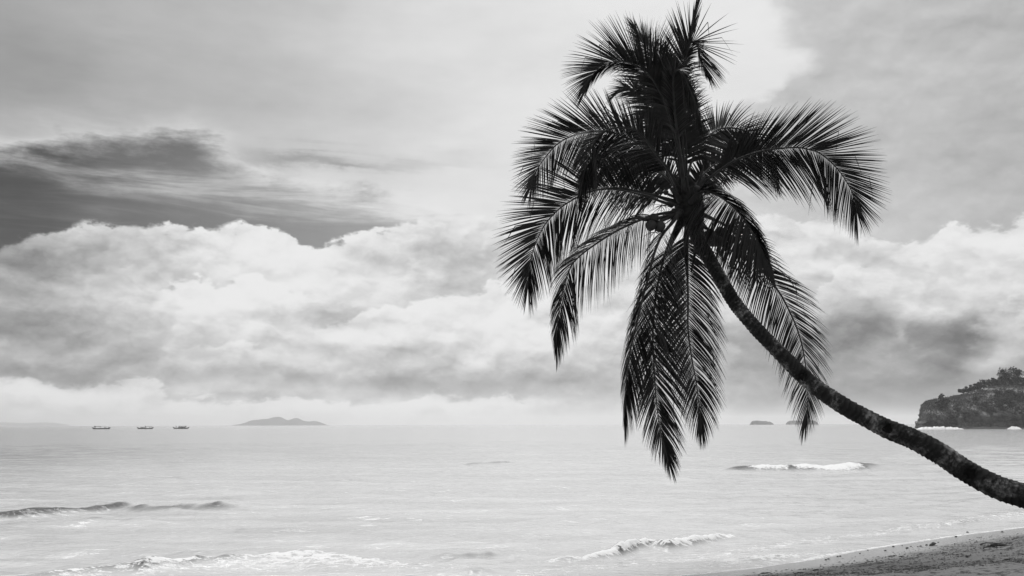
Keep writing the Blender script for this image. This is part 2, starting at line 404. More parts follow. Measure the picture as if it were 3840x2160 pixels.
# ------------------------------------------------------------------ shore line
SHORE_PX = [(2500, 2166), (2840, 2132), (3015, 2106), (3228, 2066), (3383, 2042), (3508, 2023), (3640, 2004), (3840, 1979)]
sh_pts = [(-60.0, -24.0), (-30.0, -5.0), (-12.0, 4.6), (-4.0, 9.6)] + [tuple(gp(*p)[:2]) for p in SHORE_PX] + [(22, 29.5), (60, 62), (150, 160), (400, 420)]
SHX = np.array([p[0] for p in sh_pts]); SHY = np.array([p[1] for p in sh_pts])
def shore_dist(X, Y):               # > 0 on land
    best = np.full(X.shape, 1e9); sgn = np.zeros(X.shape)
    for i in range(len(SHX) - 1):
        ax, ay, bx, by = SHX[i], SHY[i], SHX[i + 1], SHY[i + 1]
        L2 = (bx - ax) ** 2 + (by - ay) ** 2
        t = np.clip(((X - ax) * (bx - ax) + (Y - ay) * (by - ay)) / L2, 0, 1)
        d = np.hypot(X - ax - t * (bx - ax), Y - ay - t * (by - ay))
        c = (bx - ax) * (Y - ay) - (by - ay) * (X - ax)
        k = d < best; best = np.where(k, d, best); sgn = np.where(k, -np.sign(c), sgn)
    return best * np.where(sgn == 0, 1, sgn)

# ------------------------------------------------------------------ sea
# crests: (px, py, height m, foam on the crest, foam sheet in front), front width, back width
WAVES = [
 ([(-400, 1962, .12, 0, 0), (0, 1943, .12, 0, 0), (124, 1930, .12, 0, 0), (348, 1917, .135, 0, 0), (427, 1909, .165, .05, 0), (547, 1914, .125, 0, 0), (666, 1910, .125, 0, 0), (815, 1902, .125, 0, 0), (868, 1904, .09, 0, 0), (960, 1904, 0, 0, 0)], .38, 1.5),
 ([(-300, 2190, .04, .1, .2), (100, 2165, .05, .2, .25), (260, 2150, .07, .45, .4), (400, 2138, .08, .4, .5), (520, 2126, .12, .35, .45), (600, 2120, .13, .62, .4), (700, 2110, .13, .6, .45), (760, 2104, .11, .3, .45), (880, 2098, .10, .25, .5), (1000, 2094, .07, .25, .62), (1150, 2095, .05, .3, .66), (1300, 2100, .03, .25, .62), (1500, 2110, .02, .35, .5), (1750, 2128, .01, .2, .35), (1900, 2140, 0, 0, .1)], .24, .5),
 ([(1520, 2098, 0, 0, 0), (1610, 2094, .045, 0, 0), (1668, 2086, .07, 0, 0), (1720, 2087, .065, 0, 0), (1777, 2081, .075, .05, 0), (1870, 2083, .06, .1, 0), (1960, 2094, .03, .2, .1), (2020, 2098, 0, 0, 0)], .20, .5),
 ([(1960, 2104, 0, .0, 0), (2060, 2098, .06, .4, .15), (2180, 2093, .10, .55, .25), (2300, 2078, .13, .68, .35), (2410, 2052, .14, .72, .35), (2440, 2048, .10, .5, .2), (2500, 2056, .12, .6, .3), (2620, 2032, .10, .6, .3), (2720, 2014, .06, .6, .1), (2800, 2004, 0, 0, 0)], .22, .5),
 ([(2700, 1765, 0, 0, 0), (2790, 1760, .2, .1, 0), (2840, 1760, .18, .8, .2), (2940, 1760, .20, .85, .3), (2958, 1759, .24, .1, 0), (2978, 1759, .22, .75, .2), (3060, 1757, .23, .8, .4), (3180, 1752, .28, .9, .5), (3215, 1750, .22, .5, .1), (3232, 1748, .12, 0, 0), (3300, 1747, .06, 0, 0), (3400, 1746, .05, 0, 0), (3560, 1744, .06, 0, 0), (3840, 1746, .08, 0, 0), (4200, 1745, 0, 0, 0)], .8, 2.4),
 ([(3330, 2002, 0, 0, 0), (3403, 1990, .03, .15, 0), (3500, 1979, .05, .32, .05), (3616, 1959, .06, .40, .1), (3694, 1944, .05, .25, .05), (3803, 1931, .06, .38, .1), (3880, 1924, .06, .3, 0), (4000, 1915, 0, 0, 0)], .22, .45),
 ([(2600, 2128, .02, .3, .2), (2700, 2110, .04, .4, .5), (2840, 2099, .05, .5, .5), (2937, 2090, .05, .46, .5), (3050, 2078, .04, .4, .4), (3131, 2066, .03, .32, .3), (3220, 2052, 0, .2, .0)], .18, .4),
 ([(1560, 2158, .0, 0, 0), (1690, 2152, .03, 0, 0), (1800, 2146, .05, .1, 0), (1900, 2150, .04, .1, 0), (2010, 2152, 0, 0, 0)], .2, .5),
 ([(1650, 1752, 0, 0, 0), (1780, 1738, .10, 0, 0), (1900, 1733, .16, 0, 0), (1960, 1735, 0, 0, 0)], .8, 2),
 ([(-200, 1985, 0, 0, 0), (200, 1972, .05, 0, 0), (360, 1958, .07, 0, 0), (480, 1956, .06, 0, 0), (640, 1970, 0, 0, 0)], .35, .7),
]
rr = [6.5]
while rr[-1] < 130: rr.append(rr[-1] * 1.0046)
while rr[-1] < 10500: rr.append(rr[-1] * 1.035)
rr = np.array(rr); aa = np.radians(np.linspace(-48, 48, 680))
RR, AA = np.meshgrid(rr, aa, indexing='ij')
SX, SY = RR * np.sin(AA), RR * np.cos(AA)
sdist = shore_dist(SX, SY)
SZ = np.zeros_like(SX); FO = np.zeros_like(SX); FD = np.zeros_like(SX)
def wob(x, seed, f0, n=7, g=.62):
    r = np.random.RandomState(seed); o = 0; a = 1.0
    for k in range(n): o = o + a * np.sin(x * f0 * 1.85 ** k * r.uniform(.85, 1.15) + r.uniform(0, 6.28)); a *= g
    return o
rng = np.random.RandomState(3)
damp = np.clip(-sdist / 3.0, 0.0, 1) * np.clip(1.6 - RR / 90, 0, 1)
for k in range(46):
    lam = math.exp(rng.uniform(math.log(0.35), math.log(5.0))); th = rng.normal(0, 0.45) + math.pi / 2 + 0.1
    amp = 0.0046 * lam ** 0.5 * np.clip(1.3 - RR / (lam * 80), 0, 1); ph = rng.uniform(0, 6.28)
    SZ += damp * amp * np.sin((SX * math.cos(th) + SY * math.sin(th)) * 2 * math.pi / lam + ph + 0.6 * np.sin(SX * 0.7 / lam + ph * 3))
for wi, (pts, wf, wb) in enumerate(WAVES):
    c = np.array([list(gp(p[0], p[1] + 4)[:2]) + list(p[2:]) for p in pts])
    c = c[np.argsort(c[:, 0])]
    sc_ = .3 / wf; yc = np.interp(SX, c[:, 0], c[:, 1]) + wob(SX, wi, 1.1 * sc_) * .32 * wf + wob(SY, wi + 70, 3 * sc_, 4) * .10 * wf
    h = np.interp(SX, c[:, 0], c[:, 2], 0, 0); fc = np.interp(SX, c[:, 0], c[:, 3], 0, 0); fs = .74 * np.interp(SX, c[:, 0], c[:, 4], 0, 0)
    h = h * np.clip(1 + 0.22 * wob(SX, wi + 30, 1.5 * sc_) + .10 * wob(SX, wi + 50, 9 * sc_, 4), .3, 1.8)
    s = SY - yc
    prof = np.where(s < 0, np.exp(-(np.abs(s) / wf) ** 1.7), np.exp(-(s / wb) ** 2))
    SZ += h * prof - 0.18 * h * np.exp(-((s + 2.2 * wf) / (1.2 * wf)) ** 2)
    FD = np.maximum(FD, h * (1 if wf > .3 else 1.05) * np.where(s < 0, np.exp(-(np.abs(s) / (wf * 1.25)) ** 2.5), np.exp(-(s / (wb * .30)) ** 2)))
    FO = np.maximum(FO, fc * np.where(s < 0, np.exp(-(s / (1.15 * wf)) ** 2), np.exp(-(s / (0.4 * wb)) ** 2)))
    ext = 5.0 * wf
    FO = np.maximum(FO, fs * np.clip(1 + s / ext, 0, 1) ** 0.6 * (s < 0.2))
SZ += np.where(FO > 0.7, 0.018 * np.sin(SX * 31 + 4 * np.sin(SY * 23)) * np.sin(SY * 37 + 2 * np.sin(SX * 19)), 0)
# swash: foam right at the water's edge
FO = np.maximum(FO, 0.5 * np.exp(-((sdist + 0.08) / 0.06) ** 2) * (RR < 60))
FO = np.maximum(FO, 0.30 * np.exp(-((sdist + 1.3) / 0.5) ** 2) * (RR < 40) * (SX > 0))
# outer deep water and the darker ruffled field at the left
azd = np.degrees(AA)
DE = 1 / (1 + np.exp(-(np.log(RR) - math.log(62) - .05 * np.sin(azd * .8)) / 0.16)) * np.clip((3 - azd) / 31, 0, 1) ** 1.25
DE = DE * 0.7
SZ = np.where(sdist > 0.6, -0.5, SZ)
sea = tag(grid_mesh('sea', SX, SY, SZ, MW, {'foam': FO, 'deep': DE, 'face_dark': FD}), kind='structure')

# ------------------------------------------------------------------ beach
def axis(parts):
    out = []
    for a, b, st in parts: out += list(np.arange(a, b, st))
    return np.array(out + [parts[-1][1]])
bx = axis([(-70, -20, 2.5), (-20, 0, .5), (0, 17, .07), (17, 40, .5), (40, 420, 6)])
by = axis([(-60, -4, 3), (-4, 8, .4), (8, 24, .07), (24, 60, .5), (60, 430, 6)])
BX, BY = np.meshgrid(bx, by, indexing='xy')
bd = shore_dist(BX, BY)
def beach_z(d):
    return np.where(d < 0, np.maximum(d * 0.12, -1.5), np.where(d < 5, d * 0.115, 0.575 + (d - 5) * 0.035 - np.clip(d - 25, 0, 1e9) * 0.03))
BZ = beach_z(bd)
fld = np.zeros_like(BX)
for k in range(30):
    lam = math.exp(rng.uniform(math.log(.25), math.log(3))); th = rng.uniform(0, 6.28)
    fld += 0.006 * lam ** .7 * np.sin((BX * math.cos(th) + BY * math.sin(th)) * 6.28 / lam + rng.uniform(0, 6.28))
BZ += fld * np.clip((bd - 0.9) / 1.5, 0, 1)
tag(grid_mesh('beach', BX, BY, BZ, MS, {'shore': bd}), kind='structure')
def sand_at(x, y):
    d = shore_dist(np.array([x]), np.array([y])); return float(beach_z(d)[0])
def sand_px(px, py):                # point of the beach on a sight line
    z = 0.0
    for _ in range(12): p = gp(px, py, z); z = max(sand_at(p.x, p.y), 0)
    return Vector((p.x, p.y, z))

# ------------------------------------------------------------------ far islands
def island(name, sil, dist, depth, label_kind='structure'):
    """terrain lofted over a ridge: sil = skyline (px, py)"""
    base = 1600
    s = crom(sil, 90); n = len(s); rows = 15
    X = np.zeros((rows, n)); Y = np.zeros((rows, n)); Z = np.zeros((rows, n))
    for i in range(n):
        p = at(s[i][0], s[i][1], dist); H = max(p.z, 0.3)
        for j in range(rows):
            t = j / (rows - 1) * 2 - 1
            w = depth * (0.35 + 0.65 * math.sin(math.pi * i / (n - 1)) ** 0.5)
            nz = mnoise.fractal(Vector((p.x * 14 / dist * 3, t * 2.0, dist)), 1.0, 2.0, 4)
            X[j, i] = p.x; Y[j, i] = dist + t * w
            Z[j, i] = H * max(0, 1 - abs(t) ** 1.6) * (1 + 0.18 * nz * min(1, abs(t) * 4)) - (2.0 if abs(t) > .99 else 0) - 0.2
    return tag(grid_mesh(name, X, Y, Z, MI), kind='structure')
def zz(r, o, sc, pts): return [(o[0] + x * sc, o[1] + y * sc) for x, y in pts]
isl = zz(0, (850, 1520), 450 / 2576, [(205, 428), (215, 412), (330, 400), (385, 398), (395, 375), (470, 365), (540, 330), (610, 310), (700, 312), (830, 292), (920, 288), (1000, 262), (1080, 248), (1160, 252), (1230, 290), (1310, 318), (1400, 300), (1470, 275), (1530, 275), (1600, 308), (1680, 335), (1790, 345), (1880, 335), (1960, 350), (2060, 385), (2130, 415), (2150, 430)])
island('island', isl, 6000, 260)
i1 = zz(0, (2700, 1520), 500 / 2576, [(628, 336), (634, 306), (690, 293), (740, 294), (800, 300), (870, 304), (890, 300), (920, 314), (960, 314), (995, 332)])
island('islet', i1, 2700, 60)
i2 = zz(0, (2700, 1520), 500 / 2576, [(1320, 328), (1335, 300), (1400, 293), (1500, 292), (1600, 292), (1700, 290), (1800, 292), (1825, 300), (1850, 326)])
island('islet', i2, 3000, 65)
hl = [(-500, 1592), (-300, 1584), (-120, 1587), (0, 1584), (90, 1586), (170, 1584), (230, 1589), (250, 1595)]
island('hills', hl, 10000, 350)

# ------------------------------------------------------------------ headland
HD = 373.0
# coast outline: back side -> round the nose -> along the front to the right
coast = [(4900, 470), (4300, 468), (3900, 452), (3640, 436), (3470, 412), (3422, 396), (3416, 386), (3442, 377), (3500, 374), (3560, 376), (3600, 371), (3680, 374), (3760, 370), (3840, 372), (4000, 366), (4300, 362), (4900, 356)]
ridge = [(4900, 428), (4300, 425), (3900, 418), (3680, 412), (3560, 404), (3480, 396), (3462, 392), (3470, 391), (3510, 394), (3570, 400), (3610, 402), (3690, 408), (3770, 412), (3850, 416), (4000, 420), (4300, 425), (4900, 428)]
coast = [((a - 1920) / F_PX * b, b) for a, b in coast]; ridge = [((a - 1920) / F_PX * b, b) for a, b in ridge]
NH = 520
co_ = cru(coast, NH); ri_ = cru(ridge, NH)
skyl = [(3420, 1596), (3424, 1580), (3430, 1555), (3437, 1535), (3447, 1520), (3455, 1505), (3470, 1498), (3505, 1492), (3545, 1484), (3600, 1474), (3640, 1464), (3720, 1440), (3800, 1428), (3840, 1425), (4000, 1405), (4300, 1390), (4900, 1380)]
def sky_h(x, y):
    px = 1920 + x / y * F_PX
    py = np.interp(px, [a for a, b in skyl], [b for a, b in skyl])
    return max((1586 - (px - 1920) * 0.0024 - py) / F_PX * y + CAM_Z, 0.5)
TT = [0, .015, .03, .05, .07, .09, .11, .13, .15, .18, .21, .25, .3, .35, .4, .45, .5, .56, .62, .68, .74, .8, .87, .94, 1.0]
HX = np.zeros((len(TT), NH)); HY = HX.copy(); HZ = HX.copy(); HG = HX.copy()
for i in range(NH):
    for j, t in enumerate(TT):
        x = co_[i][0] * (1 - t) + ri_[i][0] * t; y = co_[i][1] * (1 - t) + ri_[i][1] * t
        H = sky_h(ri_[i][0], ri_[i][1])
        n = mnoise.fractal(Vector((x * .07, y * .07, 3)), 1, 2, 5); n2 = mnoise.fractal(Vector((x * .22, t * 6, 9)), .8, 2, 6)
        nose = float(np.clip((3570 - (1920 + ri_[i][0] / ri_[i][1] * F_PX)) / 100, 0, 1)); cl = 0.33 + 0.22 * n; cl += .62 * nose * (1 - cl)                    # cliff top as a fraction of the height
        tc = .13 + .34 * nose
        if t < 0.05: z = 0.9 * t / 0.05 + 0.15 * n2 - 0.3 * (t == 0)
        elif t < tc: u = (t - .05) / (tc - .05); z = 0.9 + (H * cl - 0.9) * (u * u * (3 - 2 * u)) ** .8
        else: u = (t - tc) / (1 - tc); z = H * (cl + (1 - cl) * u ** 0.72)
        amp = min(1, t * 8) * (1 - 0.75 * t)
        HX[j, i] = x + n2 * 1.1 * amp; HY[j, i] = y + (n2 * 5.0 + n * 5.0) * amp; HZ[j, i] = max(z + n2 * 1.2 * amp, -0.6)
        HG[j, i] = np.clip((t - 0.075) / 0.09, 0, 1) * (0.8 + 0.9 * n)
head = tag(grid_mesh('headland', HX, HY, HZ, MK, {'grass': HG}), kind='structure')
def head_pt(px, tmin=0.1, t=None):   # a point on the slope seen at column px
    best = None; j = min(range(len(TT)), key=lambda k: abs(TT[k] - (t if t is not None else .5)))
    for i in range(NH // 3, NH):
        q = 1920 + HX[j, i] / HY[j, i] * F_PX
        e = abs(q - px)
        if best is None or e < best[0]: best = (e, i)
    i = best[1]; return Vector((HX[j, i], HY[j, i], HZ[j, i]))

from mathutils.bvhtree import BVHTree
HT = BVHTree.FromPolygons([v.co.copy() for v in head.data.vertices], [tuple(p.vertices) for p in head.data.polygons])
def on_head(px, py):                # point of the headland on a sight line
    d = ray(px, py).normalized(); h = HT.ray_cast(CAMP, d)[0]
    return h if h else at(px, py, 400)
def leaf_cloud(clumps, per, size, rnd, flat=0.5):
    vs, fs = [], []
    for c, r in clumps:
        for _ in range(per):
            d = Vector((rnd.gauss(0, 1), rnd.gauss(0, 1), rnd.gauss(0, 1) * flat)).normalized() * r * rnd.random() ** 0.4
            p = Vector(c) + d
            a = Vector((rnd.gauss(0, 1), rnd.gauss(0, 1), rnd.gauss(0, .6))).normalized(); b = a.cross(Vector((rnd.gauss(0, 1), rnd.gauss(0, 1), rnd.gauss(0, 1)))).normalized()
            s = size * rnd.uniform(.5, 1.3); k = len(vs)
            vs += [p - a * s, p + b * s * .45, p + a * s, p - b * s * .45]; fs.append((k, k + 1, k + 2, k + 3))
    return vs, fs
def shrub(name, base, w, h, mat, label, cat, seed, trunk_h=0.25, group=None, n=26, per=60, leaf=.34, lean=0):
    rnd = random.Random(seed); o = empty(name, base - Vector((0, 0, .3)))
    cl = []
    for _ in range(n):
        while True:
            v = Vector((rnd.uniform(-1, 1), rnd.uniform(-1, 1), rnd.uniform(-1, 1)))
            if 0.25 < v.length < 1: break
        cz = h * (trunk_h + (1 - trunk_h) / 2)
        cl.append((base + Vector((v.x * w * .5 + lean * (v.z + 1), v.y * w * .5, cz + v.z * h * (1 - trunk_h) * .45)), w * rnd.uniform(.10, .20)))
    vs, fs = leaf_cloud(cl, per, leaf, rnd)
    mesh_obj('crown', vs, fs, mat, o, smooth=False)
    tv, tf = [], []
    for k in range(5):
        c = Vector(cl[k][0]); mid = base + Vector((0, 0, h * trunk_h))
        path = [base - Vector((0, 0, .6)), base.lerp(mid, .6), mid.lerp(c, .5) + Vector((rnd.uniform(-.2, .2), 0, 0)), c]
        v, f = tube(path, [w * .03, w * .026, w * .016, w * .006], 6); b = len(tv); tv += v; tf += [tuple(b + i for i in q) for q in f]
    mesh_obj('trunk', tv, tf, MWD, o)
    return tag(o, label, cat, group)
PXM = HD / F_PX * 1.07
def bz(px, py, d): return at(px, py, d)
shrub('tree', on_head(3795, 1446), 9.6, 7.4, MBD, 'dark spreading tree crowning the top of the headland', 'tree', 1, .12, n=46, per=80)
shrub('bush', on_head(3534, 1534), 5.2, 5.6, MBD, 'pointed dark bush growing at the cliff edge near the headland nose', 'bush', 2, .0, n=34, per=75)
shrub('bush', on_head(3765, 1542), 8.4, 9.2, MBD, 'big round dark bush filling the gully on the headland slope', 'bush', 3, .0, n=48, per=85)
RID = 'shrubs along the headland ridge'
for k, (px, py, w, h, lab) in enumerate([(3612, 1474, 3.6, 2.2, 'low spiky shrub at the seaward end of the headland ridge row'), (3640, 1468, 4.2, 2.8, None), (3665, 1462, 4.4, 3.2, None), (3690, 1456, 5.0, 4.0, 'tallest dark shrub midway along the headland ridge row'),
        (3722, 1448, 5.2, 3.4, None), (3752, 1444, 5.2, 3.4, 'pale rounded shrub pressed against the crowning tree on its seaward side'), (3832, 1446, 6, 4.0, 'pale shrub on the landward side of the crowning tree'), (3872, 1442, 6, 4, None)]):
    shrub('shrub', on_head(px, py), w, h, MBU if k > 3 else MBD, lab or 'low wind-bent shrub in the row along the headland skyline', 'shrub', 20 + k, -.05, RID, n=20, per=60)
for k, (px, py, w, h, lab) in enumerate([(3700, 1528, 3.2, 2.6, 'round bush beside the big gully bush on its seaward side'), (3716, 1550, 2.8, 2.4, None), (3590, 1545, 2.2, 1.6, None), (3810, 1494, 4.8, 3.4, 'wide leafy bush just below the crowning tree'), (3838, 1504, 4.2, 3.0, None), (3740, 1484, 3.6, 2.4, 'bush above the big gully bush and below the ridge row'), (3660, 1504, 2.6, 1.6, None), (3826, 1548, 3.6, 2.8, None)]):
    shrub('bush', on_head(px, py), w, h, MBU, lab or 'small scrubby bush on the open grassy face of the headland', 'bush', 40 + k, -.05, 'scattered bushes on the headland slope', n=15, per=55)
# grass and creepers on the headland: nobody could count them
rnd = random.Random(5); gv, gf = [], []
for _ in range(16000):
    i = rnd.randrange(NH // 3, NH - 60); j = rnd.randrange(9, len(TT) - 1); t = rnd.random()
    if HG[j, i] < rnd.uniform(.2, .9): continue
    p = Vector((HX[j, i], HY[j, i], HZ[j, i])).lerp(Vector((HX[j + 1, i + 1], HY[j + 1, i + 1], HZ[j + 1, i + 1])), t)
    a = Vector((rnd.uniform(-1, 1), rnd.uniform(-1, .2), rnd.uniform(.5, 1.5))).normalized() * rnd.uniform(.3, .8); b = Vector((rnd.uniform(-1, 1), rnd.uniform(-1, 1), 0)).normalized() * .2
    k = len(gv); gv += [p - b, p + b, p + a]; gf.append((k, k + 1, k + 2))
tag(mesh_obj('slope_grass', gv, gf, MG, None, False), 'pale grass and creepers covering the headland slope', 'grass', kind='stuff')
rnd = random.Random(15); cl_ = []
for _ in range(110):
    i = rnd.randrange(NH // 3, NH - 60); j = rnd.randrange(8, 19); p = Vector((HX[j, i], HY[j, i], HZ[j, i]))
    if mnoise.fractal(Vector((p.x * .09, p.z * .16, 7)), 1, 2, 4) < 0.05: continue
    cl_.append((p, rnd.uniform(.4, 1.1)))
v, f = leaf_cloud(cl_, 60, .3, rnd); tag(mesh_obj('slope_scrub', v, f, MBU, None, False), 'dark scrub and creepers matted over the headland slope', 'scrub', kind='stuff')
# surf at the foot of the headland
def surf(px0, px1, py, hgt, dist, label, seed):
    rnd = random.Random(seed); n = 60; vs, fs = [], []
    for i in range(n):
        px = px0 + (px1 - px0) * i / (n - 1); c = at(px, py, dist); c.z = 0
        e = math.sin(math.pi * i / (n - 1)) ** .5 * (0.6 + 0.5 * mnoise.fractal(Vector((i * .25, seed, 0)), 1, 2, 4) + .2)
        for k in range(6):
            th = math.pi * k / 5; vs.append((c.x, c.y - math.cos(th) * 2.2, -0.1 + math.sin(th) * hgt * e * rnd.uniform(.7, 1.2)))
        if i:
            for k in range(5): a = (i - 1) * 6 + k; fs.append((a, a + 1, a + 7, a + 6))
    return tag(mesh_obj('surf', vs, fs, MFO), label, 'surf', kind='stuff')
MFO = simple('white_foam', 0.75, 0.9, 1.2, 0.9, 3, 0.6, 0.1)
surf(3425, 3612, 1609, 1.2, 352, 'white surf breaking along the foot of the headland', 1)
surf(3785, 3822, 1611, 1.1, 352, 'short white splash of surf under the headland cliff', 2)
# dark reef ledge under the cliff
lv, lf = [], []
for i in range(120):
    px = 3440 + i * 8; c = at(px, 1606, 362); e = .5 + .35 * mnoise.fractal(Vector((i * .3, 0, 4)), 1, 2, 4) + .25 * math.sin(i * .23)
    for k in range(5):
        lv.append((c.x, 357 + k * 3.0 - (i * .02), [-.5, max(.2, e * .9), max(.2, e), max(.2, e * .9), -.5][k]))
    if i:
        for k in range(4): a = (i - 1) * 5 + k; lf.append((a, a + 5, a + 6, a + 1))
MLEDGE = simple('wet_reef', 0.012, 0.03, .5, .6, 2, .6, .3)
tag(mesh_obj('reef_ledge', lv, lf, MLEDGE), kind='structure')

# ------------------------------------------------------------------ boats
def boat_hull(L, W, H, parent, mat):
    n = 25; vs, fs = [], []
    for i in range(n):
        t = i / (n - 1) * 2 - 1; x = t * L / 2
        w = W / 2 * (1 - abs(t) ** 3.2); rise = H * .6 * max(0, abs(t) - .72) ** 1.3 / .28 ** 1.3
        keel = -.25 + rise * 1.0 + (.35 * abs(t) ** 8); top_ = H * .62 + rise * 1.25
        vs += [(x, -w, top_), (x, -w * .85, (keel + top_) / 2), (x, 0, keel), (x, w * .85, (keel + top_) / 2), (x, w, top_), (x, w * .8, top_ - .12), (x, 0, keel + .3), (x, -w * .8, top_ - .12)]
        if i:
            for k in range(8):
                a = (i - 1) * 8; b = i * 8; fs.append((a + k, a + (k + 1) % 8, b + (k + 1) % 8, b + k))
    vs = [Vector(v) + parent.location for v in vs]
    return mesh_obj('hull', vs, fs, mat, parent)
def boxv(c, s):
    vs = [Vector(c) + Vector((sx * s[0] / 2, sy * s[1] / 2, sz * s[2] / 2)) for sx in (-1, 1) for sy in (-1, 1) for sz in (-1, 1)]
    return vs, [(0, 1, 3, 2), (4, 6, 7, 5), (0, 4, 5, 1), (2, 3, 7, 6), (0, 2, 6, 4), (1, 5, 7, 3)]
def part(name, c, s, mat, par):
    v, f = boxv(Vector(c) + par.location, s); return mesh_obj(name, v, f, mat, par, False)
def rod(name, a, b, r, mat, par):
    v, f = tube([Vector(a) + par.location, (Vector(a) + Vector(b)) / 2 + par.location, Vector(b) + par.location], [r, r, r], 6)
    return mesh_obj(name, v, f, mat, par)
def person(loc, pose, label, face=1):
    o_pts = {'sit': [(0, 0, 0), (0, 0, .28), (0, 0, .50), (0, 0, .58), (0, 0, .74), (face * .22, .09, .06), (face * .42, .1, .08), (face * .44, .1, -.30), (face * .22, -.09, .06), (face * .42, -.1, .08), (face * .44, -.1, -.30), (face * .10, .2, .42), (face * .2, .24, .18), (face * .34, .16, .12), (face * .1, -.2, .42), (face * .2, -.24, .18), (face * .34, -.16, .12)],
             'stand': [(0, 0, 0), (0, 0, .30), (0, 0, .52), (0, 0, .60), (0, 0, .76), (0, .1, -.08), (face * .05, .11, -.46), (0, .11, -.88), (0, -.1, -.08), (0, -.11, -.46), (0, -.11, -.88), (0, .2, .45), (face * .04, .25, .16), (face * .14, .24, -.08), (0, -.2, .45), (face * .08, -.25, .16), (face * .28, -.22, .05)]}[pose]
    ed = [(0, 1), (1, 2), (2, 3), (3, 4), (0, 5), (5, 6), (6, 7), (0, 8), (8, 9), (9, 10), (2, 11), (11, 12), (12, 13), (2, 14), (14, 15), (15, 16)]
    rad = [.15, .15, .14, .06, .11, .1, .075, .05, .1, .075, .05, .07, .05, .035, .07, .05, .035]
    me = bpy.data.meshes.new('person'); me.from_pydata(o_pts, ed, []); me.materials.append(MCL)
    o = bpy.data.objects.new('person', me); COL.objects.link(o); o.location = loc
    m = o.modifiers.new('skin', 'SKIN'); sv_ = me.skin_vertices[0].data
    for v, r in zip(sv_, rad): v.radius = (r, r)
    sv_[0].use_root = True
    s = o.modifiers.new('sub', 'SUBSURF'); s.levels = 1; s.render_levels = 1
    return tag(o, label, 'person')
def boat(pxc, pyw, dist, L, label, kind):
    c = at(pxc, pyw, dist); o = empty('outrigger_boat', Vector((c.x, c.y, 0)))
    boat_hull(L, 1.2, .85, o, MHULL)
    for sy in (-1, 1):
        v, f = tube([Vector((x, sy * 2.3, .05 + .35 * max(0, abs(x) / (L * .36) - .8))) + o.location for x in np.linspace(-L * .36, L * .36, 9)], [.07] * 9, 6)
        mesh_obj('outrigger_float', v, f, MHULL, o)
    for x in (-L * .2, L * .2):
        pth = [Vector((x, y, .1 + .36 * (1 - (y / 2.3) ** 2))) + o.location for y in np.linspace(-2.3, 2.3, 9)]
        v, f = tube(pth, [.05] * 9, 6); mesh_obj('outrigger_arm', v, f, MHULL, o)
    return tag(o, label, 'boat', 'outrigger boats off the beach'), o.location
b1, l1 = boat(380, 1608, 574, 10.4, 'long dark outrigger boat with a flat roof over its one end and two sitters', 0)
for x in (-3.6, -.6, 2.8):
    for y in (-.42, .42): rod('post', (x, y, .3), (x, y, 1.5), .05, MHULL, b1)
part('roof', (-2.1, 0, 1.52), (3.4, 1.2, .2), MCAN, b1); part('awning', (1.2, 0, 1.62), (3.4, 1.1, .05), MCAN, b1); part('engine_box', (-3.7, 0, 1.28), (.7, .7, .55), MHULL, b1)
person(l1 + Vector((1.85, 0, .62)), 'sit', 'person in dark clothes sitting amidships in the flat-roofed boat', 1)
person(l1 + Vector((4.0, 0, .62)), 'sit', 'person in dark clothes sitting at the bow of the flat-roofed boat', 1)
b2, l2 = boat(545, 1608, 590, 9.6, 'low dark outrigger boat with a pale cloth hung beside its standing figure', 1)
for x in (.2, 3.7):
    for y in (-.4, .4): rod('post', (x, y, .3), (x, y, 1.32), .045, MHULL, b2)
part('roof', (1.95, 0, 1.34), (3.8, 1.1, .14), MCAN, b2); part('cloth_screen', (-1.5, -.3, .82), (2.6, .05, .7), MPALE, b2)
for x in (-2.75, -.25): rod('post', (x, -.3, .3), (x, -.3, 1.2), .035, MHULL, b2)
person(l2 + Vector((.0, 0, 1.15)), 'stand', 'person standing in dark clothes in the low boat beside its pale cloth', 1)
person(l2 + Vector((2.8, 0, .6)), 'sit', 'person in dark clothes sitting under the thin roof of the low boat', -1)
b3, l3 = boat(679, 1607, 600, 9.6, 'outrigger boat with pale side screens under a short dark roof', 2)
for x in (-1.0, 2.6):
    for y in (-.42, .42): rod('post', (x, y, .3), (x, y, 1.55), .05, MHULL, b3)
part('roof', (.8, 0, 1.52), (4.0, 1.15, .16), MCAN, b3); part('side_screen', (.2, .3, .85), (4.6, .05, .75), MPALE, b3)
person(l3 + Vector((-3.0, 0, 1.12)), 'stand', 'person standing in the open end of the pale-screened boat', 1)
person(l3 + Vector((3.0, 0, 1.15)), 'stand', 'person standing against the roof of the pale-screened boat', -1)
person(l3 + Vector((.3, 0, .62)), 'sit', 'person sitting in front of the pale screen in the screened boat', 1)

# ------------------------------------------------------------------ coconut palm
TR = [(2592, 800, 15.1, 62), (2612, 872, 15.0, 60), (2640, 938, 14.9, 54), (2670, 990, 14.8, 52), (2702, 1045, 14.7, 52), (2752, 1131, 14.55, 52), (2826, 1222, 14.3, 53), (2906, 1305, 14.1, 54), (3024, 1422, 13.8, 58), (3152, 1515, 13.5, 64),
      (3314, 1601, 13.2, 70), (3422, 1646, 13.0, 77), (3520, 1698, 12.85, 80), (3616, 1761, 12.75, 82), (3733, 1824, 12.6, 86), (3840, 1860, 12.5, 88), (3960, 1898, 12.4, 92), (4090, 1955, 12.3, 102), (4200, 2045, 12.2, 125), (4250, 2120, 12.2, 140)]
tp = [list(at(a, b, d)) + [w * d / F_PX / 2] for a, b, d, w in TR]
P3 = np.array(tp); cum = np.concatenate([[0], np.cumsum(np.linalg.norm(np.diff(P3[:, :3], axis=0), axis=1))])
NTK = 620; sT = np.linspace(0, cum[-1], NTK)
